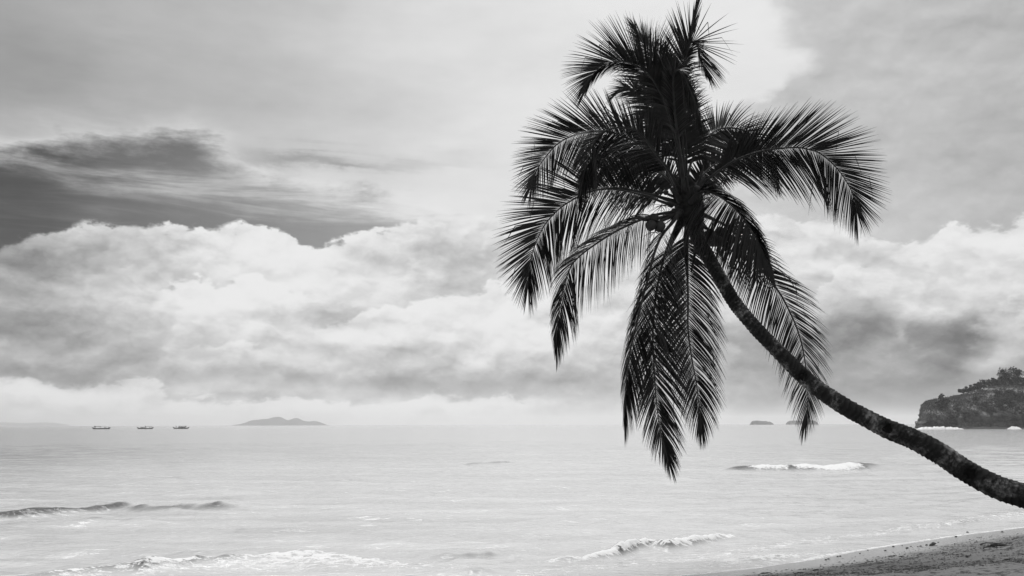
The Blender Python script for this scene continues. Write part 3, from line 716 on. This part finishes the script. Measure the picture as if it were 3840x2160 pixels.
def cr4(cum, P_, s):
    out = np.zeros((len(s), P_.shape[1]))
    Q = np.vstack([2 * P_[0] - P_[1], P_, 2 * P_[-1] - P_[-2]])
    for n_, x in enumerate(s):
        k = min(max(int(np.searchsorted(cum, x, 'right')) - 1, 0), len(cum) - 2); t = (x - cum[k]) / (cum[k + 1] - cum[k]); a, b, c, d = Q[k:k + 4]
        out[n_] = 0.5 * ((2 * b) + (c - a) * t + (2 * a - 5 * b + 4 * c - d) * t * t + (3 * b - a - 3 * c + d) * t ** 3)
    return out
TC = cr4(cum, P3, sT)
base_pt = Vector(TC[-1][:3])
palm = empty('coconut_palm', Vector((base_pt.x, base_pt.y, sand_at(base_pt.x, base_pt.y))))
tag(palm, 'leaning coconut palm with curved ringed trunk and drooping crown over the shore', 'palm tree')
NOTCH = [(3008, 1414), (3338, 1588), (3642, 1768)]
def make_trunk_mesh():
    seg = 40; vs = []; ringv = []
    ref = Vector((0, 0, 1)); nn = []
    for px, py in NOTCH:
        k = min(range(NTK), key=lambda i: ((1920 + 0) and (project(TC[i][:3])[0] - px) ** 2 + (project(TC[i][:3])[1] - py) ** 2)); nn.append(k)
    dots = []
    rl = random.Random(11); scar = []; s0 = 0.0
    while s0 < cum[-1] + .2: scar.append(s0); s0 += rl.uniform(.045, .10)
    scar = np.array(scar)
    for i in range(NTK):
        p = Vector(TC[i][:3]); r0 = TC[i][3]
        t = (Vector(TC[min(i + 1, NTK - 1)][:3]) - Vector(TC[max(i - 1, 0)][:3])).normalized()
        a = (ref - t * ref.dot(t)).normalized(); b = t.cross(a); ref = a
        for j in range(seg):
            th = 2 * math.pi * j / seg
            n = mnoise.fractal(Vector((math.cos(th) * .8, math.sin(th) * .8, sT[i] * 1.6)), 1, 2, 4)
            s = sT[i] + .02 * math.sin(th * 2 + i * .01) + .035 * mnoise.noise(Vector((math.cos(th) * 1.2, math.sin(th) * 1.2, sT[i] * 3)))
            k = int(np.searchsorted(scar, s)) - 1; k = max(0, min(k, len(scar) - 2)); f = (s - scar[k]) / (scar[k + 1] - scar[k])
            rg = f ** 2.0
            r = r0 * (1 + .06 * n) + .013 * (rg - .4) + (.004 * mnoise.noise(Vector((th * 6, sT[i] * 30, 2))))
            q = p + a * (math.cos(th) * r) + b * (math.sin(th) * r)
            for k2 in nn:                       # climbing notches cut into the side facing the beach
                c = Vector(TC[k2][:3]); cd = (CAMP - c).normalized(); e = c + cd * TC[k2][3]
                dd = (q - e).length
                if dd < .10: q = q - cd * (.055 * (1 - (dd / .10) ** 2))
            vs.append(q); ringv.append(min(1, rg * 1.4))
    fs = [(i * seg + j, i * seg + (j + 1) % seg, (i + 1) * seg + (j + 1) % seg, (i + 1) * seg + j) for i in range(NTK - 1) for j in range(seg)]
    fs.append(tuple(range(seg - 1, -1, -1))); fs.append(tuple((NTK - 1) * seg + j for j in range(seg)))
    o = mesh_obj('trunk', vs, fs, MT, palm)
    at_ = o.data.attributes.new('ring', 'FLOAT', 'POINT'); at_.data.foreach_set('value', ringv)
    for k2 in nn:                               # dark lining that paints the shade inside each notch
        c = Vector(TC[k2][:3]); cd = (CAMP - c).normalized(); e = c + cd * (TC[k2][3] - .032)
        ta = (Vector(TC[k2 + 2][:3]) - c).normalized(); tb = cd.cross(ta).normalized(); v = [e - cd * .02]; f = []
        for rk, (rad_, dep) in enumerate([(.025, -.016), (.045, -.004), (.062, .014)]):
            for j in range(14):
                th = 6.2832 * j / 14; w = rad_ * (1 + .2 * math.sin(th * 3 + k2)); v.append(e + ta * math.cos(th) * w + tb * math.sin(th) * w * .95 + cd * dep)
        for j in range(14):
            f.append((0, 1 + j, 1 + (j + 1) % 14))
            for rk in range(2): a0 = 1 + rk * 14; f.append((a0 + j, a0 + 14 + j, a0 + 14 + (j + 1) % 14, a0 + (j + 1) % 14))
        mesh_obj('notch', v, f, MH, o)
    return o
CINV = CROT.transposed()
def project(p):
    d = CINV @ (Vector(p) - CAMP); return 1920 + d.x / -d.z * F_PX, 1080 - d.y / -d.z * F_PX
make_trunk_mesh()

CD = 15.0                                       # distance of the crown's heart
ALL = []                                        # leaflets: (length, frond object, verts, faces)
def frond(pts, A, B, n=70, t0=.2, r0=.030, seed=0, mat=None, ragged=.04, width=.0265, L=None, prof=(.72, 1.0, .38), mass=None, twist=(12, 50)):
    """pts (px, py, depth offset); rows A (left of travel) and B (right): phi, a0, a1, length m, droop"""
    rnd = random.Random(seed * 17 + 3); mat = mat or ML
    q = [list(at(a, b, CD + d)) for a, b, d in pts]
    P_ = np.array(q); cu = np.concatenate([[0], np.cumsum(np.linalg.norm(np.diff(P_, axis=0), axis=1))])
    n = int(n * 1.85); Ns = 46; C = [Vector(v) for v in cr4(cu, P_, np.linspace(0, cu[-1], Ns))]
    rad = [r0 * (1 - .9 * (i / (Ns - 1)) ** .7) + .004 + (r0 * .6 * max(0, 1 - i / 5.0)) for i in range(Ns)]
    v, f = tube(C, rad, 8, squash=.75)
    fo = mesh_obj('frond', v, f, MR, palm)
    def pt(t):
        x = t * (Ns - 1); k = min(int(x), Ns - 2); u = x - k
        k0, k1 = max(k - 1, 0), min(k + 2, Ns - 1)
        return C[k].lerp(C[k + 1], u), ((C[k + 1] - C[k0]).normalized().lerp((C[k1] - C[k]).normalized(), u)).normalized()
    items = []
    for row, prm in (('A', A), ('B', B)):
        if prm is None: continue
        phi, a0, a1, Lm, droop = prm[:5]
        grp = 0; gj = 0
        for i in range(n):
            t = t0 + (1 - t0) * (i + rnd.uniform(-.3, .3) + .5) / n; t = min(max(t, t0), .995)
            if rnd.random() < ragged: continue
            p, T = pt(t); W = (p - CAMP).normalized(); Lf = T.cross(W)
            if Lf.length < 1e-3: continue
            Lf.normalize(); W2 = Lf.cross(T)
            if W2.dot(W) < 0: W2 = -W2
            ph = R(phi + rnd.gauss(0, 5))
            S_ = (Lf if row == 'A' else -Lf) * math.cos(ph) + W2 * math.sin(ph)
            u = (t - t0) / (1 - t0)
            if grp <= 0: grp = rnd.randint(2, 7); gj = rnd.gauss(0, 1.5)
            grp -= 1
            a = R(a0 + (a1 - a0) * u ** 1.1 + gj + rnd.gauss(0, 1.3))
            a *= 1 - .88 * max(0, (u - .78) / .22) ** 1.5       # the last leaflets close up towards the tip
            d = T * math.cos(a) + S_ * math.sin(a)
            pl = prof[0] + (prof[1] - prof[0]) * min(1, u / .35) if u < .35 else prof[1] + (prof[2] - prof[1]) * ((u - .35) / .65) ** 1.6
            ln = Lm * pl * rnd.uniform(.88, 1.08)
            tw = R(rnd.uniform(*twist)) * (1 if row == 'A' else -1)
            N_ = T.cross(S_).normalized(); w0 = (T * math.sin(a) - S_ * math.cos(a)).normalized()
            wv_ = w0 * math.cos(tw) + N_ * math.sin(tw)
            K = 7; x = p.copy(); dd = d.copy(); vs, fs = [], []
            kink = rnd.random() < .05; wd = width * rnd.uniform(.8, 1.15) * (1 - .35 * u)
            g_ = (droop * 1.12 + .05) * rnd.uniform(.85, 1.25)
            for k in range(K + 1):
                s = k / K
                wk = wd * .5 * max(.05, min(1, .35 + s * 3.2) * (1 - s ** 2.2))
                ww = (wv_ - dd * wv_.dot(dd)).normalized(); nrm = dd.cross(ww)
                vs += [x - ww * wk, x + nrm * wk * .35, x + ww * wk]
                if k < K:
                    dd = (dd + Vector((0, 0, -1)) * g_ * (0.25 + 1.2 * s) / K * 2).normalized()
                    if kink and k == 4: dd = (dd * .3 + Vector((rnd.uniform(-.4, .4), rnd.uniform(-.4, .4), -1))).normalized()
                    x = x + dd * (ln / K)
            for k in range(K):
                b = k * 3; fs += [(b, b + 1, b + 4, b + 3), (b + 1, b + 2, b + 5, b + 4)]
            items.append((ln, vs, fs))
    ALL.append((fo, items, mat)); return fo

# F1 right
frond([(2600, 735, 0), (2628, 695, -.05), (2729, 617, -.2), (2810, 580, -.3), (2888, 561, -.35), (2985, 553, -.4), (3043, 563, -.4), (3082, 580, -.4), (3140, 633, -.35), (3188, 705, -.3), (3206, 755, -.25), (3213, 795, -.2)],
      (-20, 42, 38, .98, -.03), (15, 64, 34, 1.12, .22), n=92, t0=.17, seed=1, prof=(.72, 1, .46))
# F2 right arch behind
frond([(2572, 720, .1), (2580, 652, .2), (2601, 586, .4), (2632, 536, .6), (2667, 501, .8), (2702, 483, .9), (2748, 480, 1.0), (2795, 491, 1.1), (2830, 516, 1.15), (2857, 544, 1.2), (2890, 600, 1.2), (2915, 680, 1.2)],
      (25, 62, 18, .74, .14), (-10, 74, 20, .80, .20), n=84, t0=.22, seed=2)
# F3 left top arch, in front
frond([(2556, 730, -.1), (2530, 680, -.2), (2505, 635, -.35), (2483, 606, -.45), (2452, 567, -.6), (2421, 524, -.75), (2382, 491, -.9), (2336, 480, -1.0), (2297, 481, -1.05), (2258, 501, -1.1), (2231, 528, -1.1), (2208, 580, -1.1), (2188, 660, -1.05), (2176, 730, -1.0)],
      (20, 72, 14, .95, .5), (25, 58, 16, .60, .12), n=108, t0=.13, seed=3)
# F4 left behind F3
frond([(2545, 725, .1), (2500, 640, .25), (2420, 556, .5), (2330, 508, .7), (2260, 492, .8), (2208, 495, .85), (2169, 503, .9), (2130, 516, .9), (2091, 540, .9), (2064, 567, .9), (2033, 606, .85), (2010, 645, .8), (1992, 700, .75)],
      (10, 66, 32, .95, .24), (-15, 48, 36, .90, .0), n=100, t0=.2, seed=4, prof=(.72, 1, .48))
# F5 left middle
frond([(2540, 760, 0), (2460, 735, -.2), (2380, 716, -.35), (2310, 706, -.45), (2266, 708, -.5), (2208, 720, -.55), (2161, 742, -.55), (2110, 773, -.55), (2072, 808, -.5), (2041, 846, -.45), (2017, 893, -.4), (1998, 943, -.35), (1984, 1000, -.3), (1980, 1070, -.25)],
      (12, 66, 32, 1.10, .34), (-15, 50, 36, .98, .02), n=108, t0=.12, seed=5, prof=(.72, 1, .45))
# F6 left lower, folded over
frond([(2540, 795, -.2), (2460, 805, -.5), (2382, 833, -.7), (2305, 870, -.85), (2227, 920, -.95), (2169, 965, -1.0), (2138, 1005, -1.0), (2118, 1064, -1.0), (2104, 1120, -.95), (2094, 1180, -.9), (2087, 1250, -.85), (2085, 1300, -.8)],
      (20, 72, 18, .98, .8), (35, 34, 20, .60, .45), n=118, t0=.16, seed=6, ragged=.06)
# F7 lower centre, broad pale rib
frond([(2545, 800, -.3), (2518, 838, -.5), (2479, 888, -.75), (2452, 955, -1.0), (2437, 1017, -1.1), (2421, 1079, -1.15), (2406, 1134, -1.2), (2388, 1210, -1.2), (2368, 1293, -1.15), (2355, 1370, -1.1), (2346, 1460, -1.0), (2342, 1560, -.95)],
      (15, 66, 12, 1.15, .42), (45, 26, 12, .70, .5), n=92, t0=.12, r0=.034, seed=7)
# F8 lower centre, longest
frond([(2560, 800, .0), (2530, 860, -.2), (2495, 950, -.45), (2468, 1060, -.65), (2453, 1160, -.75), (2448, 1262, -.75), (2450, 1324, -.75), (2454, 1400, -.7), (2459, 1480, -.65), (2466, 1545, -.6), (2476, 1615, -.55), (2490, 1665, -.5), (2506, 1730, -.45)],
      (5, 54, 28, .98, .20), (20, 38, 24, .85, .26), n=110, t0=.2, seed=8)
# F9 lower right-centre
frond([(2580, 810, .2), (2577, 916, .5), (2578, 1033, .7), (2580, 1149, .8), (2579, 1215, .8), (2585, 1283, .8), (2598, 1366, .75), (2610, 1428, .7), (2618, 1490, .7), (2626, 1552, .65), (2630, 1610, .6)],
      (10, 58, 26, .98, .36), (5, 56, 26, .95, .36), n=100, t0=.1, seed=9)
# F10a right, arching in front of the crown
frond([(2590, 760, -.2), (2615, 728, -.45), (2646, 716, -.7), (2688, 730, -.9), (2733, 761, -1.05), (2772, 800, -1.1), (2803, 839, -1.1), (2832, 885, -1.1), (2856, 935, -1.05), (2884, 990, -1.0)],
      (30, 20, 14, .62, .35), (-30, 100, 24, 1.12, .5), n=120, t0=.12, r0=.032, seed=10)
# F10b right lower, behind the trunk
frond([(2625, 800, .3), (2680, 825, .6), (2721, 846, .8), (2776, 894, 1.0), (2812, 944, 1.1), (2846, 999, 1.15), (2888, 1050, 1.2), (2930, 1109, 1.2), (2964, 1175, 1.2), (2986, 1225, 1.2), (3008, 1297, 1.15), (3022, 1380, 1.1), (3029, 1460, 1.05), (3028, 1530, 1.0), (3020, 1590, .95)],
      (20, 42, 30, .88, .22), (10, 64, 28, 1.0, .30), n=104, t0=.16, seed=11)
# F11 tall centre fan with curled tip
frond([(2568, 720, .0), (2555, 600, .1), (2540, 500, .2), (2515, 390, .3), (2482, 285, .35), (2458, 225, .3), (2438, 190, .15), (2420, 180, -.05), (2405, 195, -.25)],
      (10, 60, 40, .92, .08), (10, 40, 60, .70, .02), n=76, t0=.3, seed=12, prof=(.6, 1, .75), ragged=.15)
frond([(2572, 720, .3), (2565, 600, .5), (2548, 480, .7), (2520, 370, .8), (2480, 270, .9), (2440, 200, .95), (2412, 150, 1.0), (2385, 110, 1.0)],
      (15, 52, 16, .86, .05), (15, 48, 16, .74, .05), n=64, t0=.3, seed=13, ragged=.15)
# F12 upper left drooping
frond([(2560, 720, .0), (2540, 560, -.1), (2505, 420, -.2), (2455, 310, -.3), (2400, 255, -.4), (2345, 232, -.45), (2297, 233, -.5), (2250, 256, -.5), (2218, 288, -.5), (2198, 335, -.45)],
      (35, 40, 14, .50, .5), (-10, 42, 26, .92, .05), n=86, t0=.42, seed=14)
# F13 right upright, bent over at its top
frond([(2575, 720, .2), (2562, 560, .3), (2553, 400, .35), (2560, 265, .4), (2580, 190, .4), (2596, 158, .4), (2612, 166, .4), (2630, 220, .4), (2648, 275, .4)],
      (10, 44, 20, .84, .02), (40, 34, 14, .40, .4), n=60, t0=.60, r0=.026, seed=15)
frond([(2566, 240, .42), (2582, 170, .42), (2602, 80, .42), (2628, -40, .42)], (20, 7, 5, .5, .0), (20, 7, 5, .5, .0), n=16, t0=.05, r0=.016, seed=16)
# F14 hanging upper right
frond([(2566, 720, -.2), (2548, 560, -.45), (2530, 420, -.6), (2524, 300, -.7), (2536, 262, -.8), (2560, 276, -.9), (2588, 335, -.95), (2612, 400, -.95), (2630, 470, -.9)],
      (30, 30, 12, .34, .3), (20, 52, 16, .62, .6), n=80, t0=.30, seed=17)
# F15 upright, leaflets spread level both ways
frond([(2570, 720, .2), (2574, 600, .35), (2566, 480, .45), (2545, 380, .5), (2515, 300, .5), (2490, 240, .45)],
      (0, 62, 40, .72, .22), (0, 66, 40, .56, .16), n=80, t0=.22, seed=18, ragged=.15)
frond([(2560, 720, .3), (2540, 620, .6), (2500, 500, .9), (2450, 400, 1.1), (2400, 345, 1.2), (2350, 330, 1.25), (2310, 350, 1.3)],
      (10, 60, 16, .7, .3), (0, 50, 24, .62, .12), n=66, t0=.3, seed=19, ragged=.12)
# F16 behind the left side, hanging between F3 and F5
frond([(2555, 735, .2), (2500, 668, .5), (2430, 625, .8), (2350, 605, 1.0), (2280, 612, 1.1), (2225, 645, 1.15), (2185, 700, 1.15)],
      (10, 72, 30, .80, .35), (0, 50, 30, .50, .15), n=84, t0=.12, seed=22)
# F17 behind the right side, under the arch
frond([(2590, 740, .2), (2625, 670, .5), (2680, 615, .8), (2740, 590, 1.0), (2800, 600, 1.1), (2845, 640, 1.15)],
      (0, 50, 30, .45, .1), (10, 70, 30, .60, .3), n=60, t0=.12, seed=23)
# short dry frond folded in front of the left side
frond([(2520, 770, -.3), (2440, 742, -.6), (2370, 722, -.8), (2310, 712, -.9), (2268, 710, -.95)],
      (30, 84, 70, .46, .9), None, n=46, t0=.35, seed=21, mat=ML2, ragged=.15)
# leaflets: the largest are pieces of their own, the others one mass for each frond
keys = sorted(((it[0], fi, k) for fi, (fo, items, mt) in enumerate(ALL) for k, it in enumerate(items)), reverse=True)
quota = {}; big = set()
for ln, fi, k in keys:
    if quota.get(fi, 0) < 13: big.add((fi, k)); quota[fi] = quota.get(fi, 0) + 1
for fi, (fo, items, mt) in enumerate(ALL):
    V_, F_ = [], []
    for k, (ln, vs, fs) in enumerate(items):
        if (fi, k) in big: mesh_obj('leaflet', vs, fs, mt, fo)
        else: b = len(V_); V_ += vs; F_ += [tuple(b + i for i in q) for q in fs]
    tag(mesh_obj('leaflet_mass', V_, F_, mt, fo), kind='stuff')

# crown heart: fibre, spathes, coconuts, dead stalks
def blob(name, c, rx, ry, rz, mat, par, seed, rough=.08, axis_=None, tip=0.0):
    bm = bmesh.new(); bmesh.ops.create_uvsphere(bm, u_segments=20, v_segments=14, radius=1)
    q = axis_.to_track_quat('Z', 'Y') if axis_ else Vector((0, 0, 1)).to_track_quat('Z', 'Y')
    for v in bm.verts:
        k = 1 + rough * mnoise.fractal(v.co * 1.6 + Vector((seed * 3.1, 0, 0)), 1, 2, 3)
        z = v.co.z; tri = 1 + .05 * math.cos(3 * math.atan2(v.co.y, v.co.x))
        w = (1 - tip * max(0, z)) * k * tri
        v.co = q @ Vector((v.co.x * rx * w, v.co.y * ry * w, z * rz * k)) + c
    me = bpy.data.meshes.new(name); bm.to_mesh(me); bm.free()
    return link_mesh(name, me, mat, par)
heart = blob('crown_heart', at(2580, 765, CD), .22, .22, .42, MF, palm, 1, .35, (at(2560, 690, CD) - at(2605, 850, CD - .1)).normalized())
# sheath bases wrapped round the trunk head
for k, (a, b, d) in enumerate([(2535, 730, -.15), (2552, 700, .1), (2600, 715, .1), (2625, 770, -.1), (2540, 790, -.2), (2610, 810, .1), (2575, 700, -.2)]):
    c0 = at(2588, 800, CD); c1 = at(a, b, CD + d)
    v, f = tube([c0, c0.lerp(c1, .5) + Vector((0, 0, -.02)), c1, c1 + (c1 - c0) * .35], [.09, .075, .05, .035], 10, squash=.6)
    mesh_obj('sheath', v, f, MSP, palm)
for k, (a, b, d, r) in enumerate([(2452, 820, -.75, .075), (2441, 846, -.8, .080), (2474, 850, -.72, .082), (2702, 872, -.45, .084), (2664, 880, -.5, .086), (2694, 906, -.55, .082), (2672, 905, -.35, .08), (2615, 710, -.55, .06), (2654, 716, -.5, .06), (2474, 718, -.2, .04), (2497, 722, -.2, .04)]):
    p = at(a, b, CD + d)
    blob('coconut', p, r, r, r * 1.12, MN, palm, k, .05, (p - at(2588, 760, CD) + Vector((0, 0, -.35))).normalized(), .12)
def stalk(pts, r0, r1, name='flower_stalk', mat=None, seg=7):
    n = 16; q = np.array([list(at(a, b, CD + d)) for a, b, d in pts]); cu = np.concatenate([[0], np.cumsum(np.linalg.norm(np.diff(q, axis=0), axis=1))])
    C = [Vector(v) for v in cr4(cu, q, np.linspace(0, cu[-1], n))]
    v, f = tube(C, [r0 + (r1 - r0) * i / (n - 1) for i in range(n)], seg); return mesh_obj(name, v, f, mat or MSP, palm)
stalk([(2560, 800, -.1), (2520, 810, -.4), (2480, 828, -.65), (2462, 836, -.75)], .045, .02)
stalk([(2600, 830, -.1), (2640, 850, -.35), (2672, 872, -.45), (2690, 890, -.47)], .035, .02)
stalk([(2590, 740, -.1), (2620, 725, -.35), (2650, 718, -.5)], .03, .015)
stalk([(2560, 750, 0), (2520, 735, -.1), (2490, 722, -.2), (2474, 718, -.2)], .03, .015)
def spathe(a, b, r, seed):
    c0, c1 = at(a[0], a[1], CD + a[2]), at(b[0], b[1], CD + b[2]); n = 14; path = []; rad = []
    for i in range(n):
        t = i / (n - 1); path.append(c0.lerp(c1, t) + Vector((0, 0, -.05 * math.sin(math.pi * t)))); rad.append(r * (.18 + .82 * math.sin(math.pi * min(1, t * 1.02 + .02)) ** .8 * (1 - .25 * t)) if t < .98 else .003)
    v, f = tube(path, rad, 10, squash=.55); return mesh_obj('spathe', v, f, MSP, palm)
spathe((2620, 712, -.3), (2692, 668, -.55), .055, 1)
spathe((2604, 715, -.1), (2640, 618, -.2), .04, 2)
spathe((2510, 806, -.5), (2368, 814, -.95), .055, 3)
spathe((2690, 868, -.3), (2744, 942, -.45), .075, 4)
spathe((2545, 740, .2), (2560, 690, .1), .05, 5)
# thin dry inflorescence twigs
rnd = random.Random(99)
for k, (a, b) in enumerate([(2640, 690), (2660, 740), (2480, 770), (2500, 800), (2455, 870), (2690, 900), (2560, 850), (2700, 690), (2530, 700), (2650, 660)]):
    V_, F_ = [], []; o0 = at(a, b, CD - .25)
    for m_ in range(16):
        d = Vector((rnd.gauss(0, 1), rnd.gauss(0, .6), rnd.gauss(-.2, .8))).normalized(); path = [o0]; x = o0.copy()
        for s in range(6): d = (d + Vector((rnd.gauss(0, .25), rnd.gauss(0, .25), -.12))).normalized(); x = x + d * rnd.uniform(.03, .07); path.append(x.copy())
        v, f = tube(path, [.004 * (1 - i / 8) for i in range(7)], 4); bb = len(V_); V_ += v; F_ += [tuple(bb + i for i in q) for q in f]
    stem, fst = tube([at(2585, 770, CD), at(2585, 770, CD).lerp(o0, .5), o0], [.014, .01, .006], 6); bb = len(V_); V_ += stem; F_ += [tuple(bb + i for i in q) for q in fst]
    mesh_obj('flower_spray', V_, F_, MSP, palm)
# dead stalks hanging under the crown
stalk([(2580, 830, .1), (2572, 900, .15), (2573, 990, .15), (2580, 1060, .15)], .05, .012, 'dead_stalk', MF)
stalk([(2565, 820, -.1), (2540, 870, -.2), (2520, 910, -.25), (2500, 960, -.3)], .055, .012, 'dead_stalk', MF)
stalk([(2600, 850, .1), (2612, 900, .25), (2600, 980, .3), (2592, 1020, .3)], .04, .012, 'dead_stalk', MF)

# ------------------------------------------------------------------ things washed up on the beach
def stone(px, py, r, label, seed, group=None, flat=.65):
    p = sand_px(px, py); bm = bmesh.new(); bmesh.ops.create_icosphere(bm, subdivisions=2, radius=1)
    for v in bm.verts:
        k = 1 + .35 * mnoise.fractal(v.co * 1.3 + Vector((seed * 5.7, 1, 2)), 1, 2, 3); v.co = Vector((v.co.x * r * k * 1.2, v.co.y * r * k, v.co.z * r * flat * k))
    me = bpy.data.meshes.new('stone'); bm.to_mesh(me); bm.free(); o = link_mesh('stone', me, MST, None, False)
    o.location = p + Vector((0, 0, r * flat * .45)); o.rotation_euler = (0, 0, seed); return tag(o, label, 'stone', group)
stone(3585, 2014, .022, 'small dark stone lying alone at the wet sand edge', 1)
stone(3500, 2044, .045, 'largest dark lumpy stone beside a white pebble on the tide line', 2)
stone(3492, 2047, .028, 'dark stone leaning against the largest lumpy stone', 3)
o = stone(3511, 2046, .022, 'pale pebble touching the largest lumpy dark stone', 4); o.data.materials[0] = MPALE
stone(3758, 1996, .02, 'lone dark stone high on the wet sand toward the headland', 5)
for k, (a, b) in enumerate([(3350, 2051), (3383, 2046), (3402, 2056), (3416, 2050), (3442, 2051), (3452, 2049), (3475, 2045), (3518, 2034), (3254, 2064), (3141, 2088), (3151, 2087), (3097, 2100), (3107, 2097), (3637, 2024), (3662, 2029), (3628, 1997), (3225, 2076), (3400, 2058), (3580, 2040), (3320, 2066)]):
    stone(a, b, random.Random(k).uniform(.010, .02), 'tiny dark pebble in the scatter along the tide line', 10 + k, 'pebbles along the tide line')
# bundle of driftwood twigs
dw = empty('driftwood', sand_px(3725, 2055)); rnd = random.Random(4)
for k in range(9):
    c = dw.location + Vector((rnd.uniform(-.1, .1), rnd.uniform(-.05, .05), .012 + .006 * k)); d = Vector((math.cos(rnd.gauss(.25, .35)), math.sin(rnd.gauss(.25, .35)) * .6, rnd.uniform(-.04, .10))) * rnd.uniform(.08, .17)
    v, f = tube([c - d, c + Vector((0, 0, .012)), c + d], [.006, .009, .004], 6); mesh_obj('twig', v, f, MTW, dw)
tag(dw, 'small heap of dark driftwood twigs on the dry sand', 'driftwood')
for k, (a, b, L) in enumerate([(3345, 2086, .14), (3380, 2088, .1), (3060, 2139, .1), (3680, 2068, .12), (3780, 2098, .12), (3540, 2075, .1), (2870, 2150, .16), (3000, 2150, .12), (3480, 2110, .14)]):
    p = sand_px(a, b); rnd = random.Random(60 + k); C = []; x = p + Vector((-L / 2, -L * .2, .006))
    for s in range(7): C.append(x.copy()); x = x + Vector((L / 6, L * .06 + rnd.gauss(0, L * .06), rnd.uniform(0, .006) if s % 2 else -.002))
    v, f = tube(C, [.004, .010, .013, .012, .011, .008, .003], 6, squash=.6)
    tag(mesh_obj('driftwood', v, f, MTW), 'short dark stick of driftwood half sunk in the sand', 'driftwood', 'sticks on the sand')
# seaweed crumbs, uncountable
rnd = random.Random(8); V_, F_ = [], []
cnt = 0
while cnt < 9000:
    px, py = rnd.uniform(2600, 4300), rnd.uniform(1985, 2230); p0 = gp(px, py, .15); d = shore_dist(np.array([p0.x]), np.array([p0.y]))[0]
    if d < .35: cnt += .2; continue
    dens = np.clip((d - .5) / 1.2, 0.02, 1) * (.25 + max(0, mnoise.fractal(Vector((p0.x * .8, p0.y * 1.2, 0)), 1, 2, 4) + .35))
    cnt += 1
    if rnd.random() > dens: continue
    z = float(beach_z(np.array([d]))[0]); ii = int(np.clip(np.searchsorted(bx, p0.x), 0, len(bx) - 1)); jj = int(np.clip(np.searchsorted(by, p0.y), 0, len(by) - 1)); z = max(z, float(BZ[jj, ii]))
    a = rnd.gauss(.7, .5); L = rnd.uniform(.006, .03) * (1.5 if rnd.random() < .1 else 1); w = L * rnd.uniform(.25, .6); h = rnd.uniform(.003, .010)
    ca, sa = math.cos(a), math.sin(a); k = len(V_)
    V_ += [(p0.x - ca * L, p0.y - sa * L, z), (p0.x - sa * w, p0.y + ca * w, z), (p0.x + ca * L, p0.y + sa * L, z), (p0.x + sa * w, p0.y - ca * w, z), (p0.x, p0.y, z + h)]
    F_ += [(k, k + 1, k + 4), (k + 1, k + 2, k + 4), (k + 2, k + 3, k + 4), (k + 3, k, k + 4)]
tag(mesh_obj('seaweed_litter', V_, F_, MTW, None, False), 'dark crumbs of seaweed and shell strewn over the sand', 'litter', kind='stuff')

# ------------------------------------------------------------------ haze
hm = bpy.data.materials.new('sea_haze'); hm.use_nodes = True; ht = hm.node_tree; ht.nodes.clear()
pv = ht.nodes.new('ShaderNodeVolumePrincipled'); pv.inputs['Color'].default_value = (1, 1, 1, 1); pv.inputs['Density'].default_value = 1.7e-4; pv.inputs['Anisotropy'].default_value = 0.2
ho = ht.nodes.new('ShaderNodeOutputMaterial'); ht.links.new(pv.outputs[0], ho.inputs['Volume'])
v, f = boxv((0, 0, 0), (22400, 22400, 1)); v = [Vector((p.x, p.y, 85.0 if p.z > 0 else -3.0)) for p in v]
tag(mesh_obj('haze', v, f, hm, None, False), 'thin pale sea haze over the whole bay', 'haze', kind='stuff')
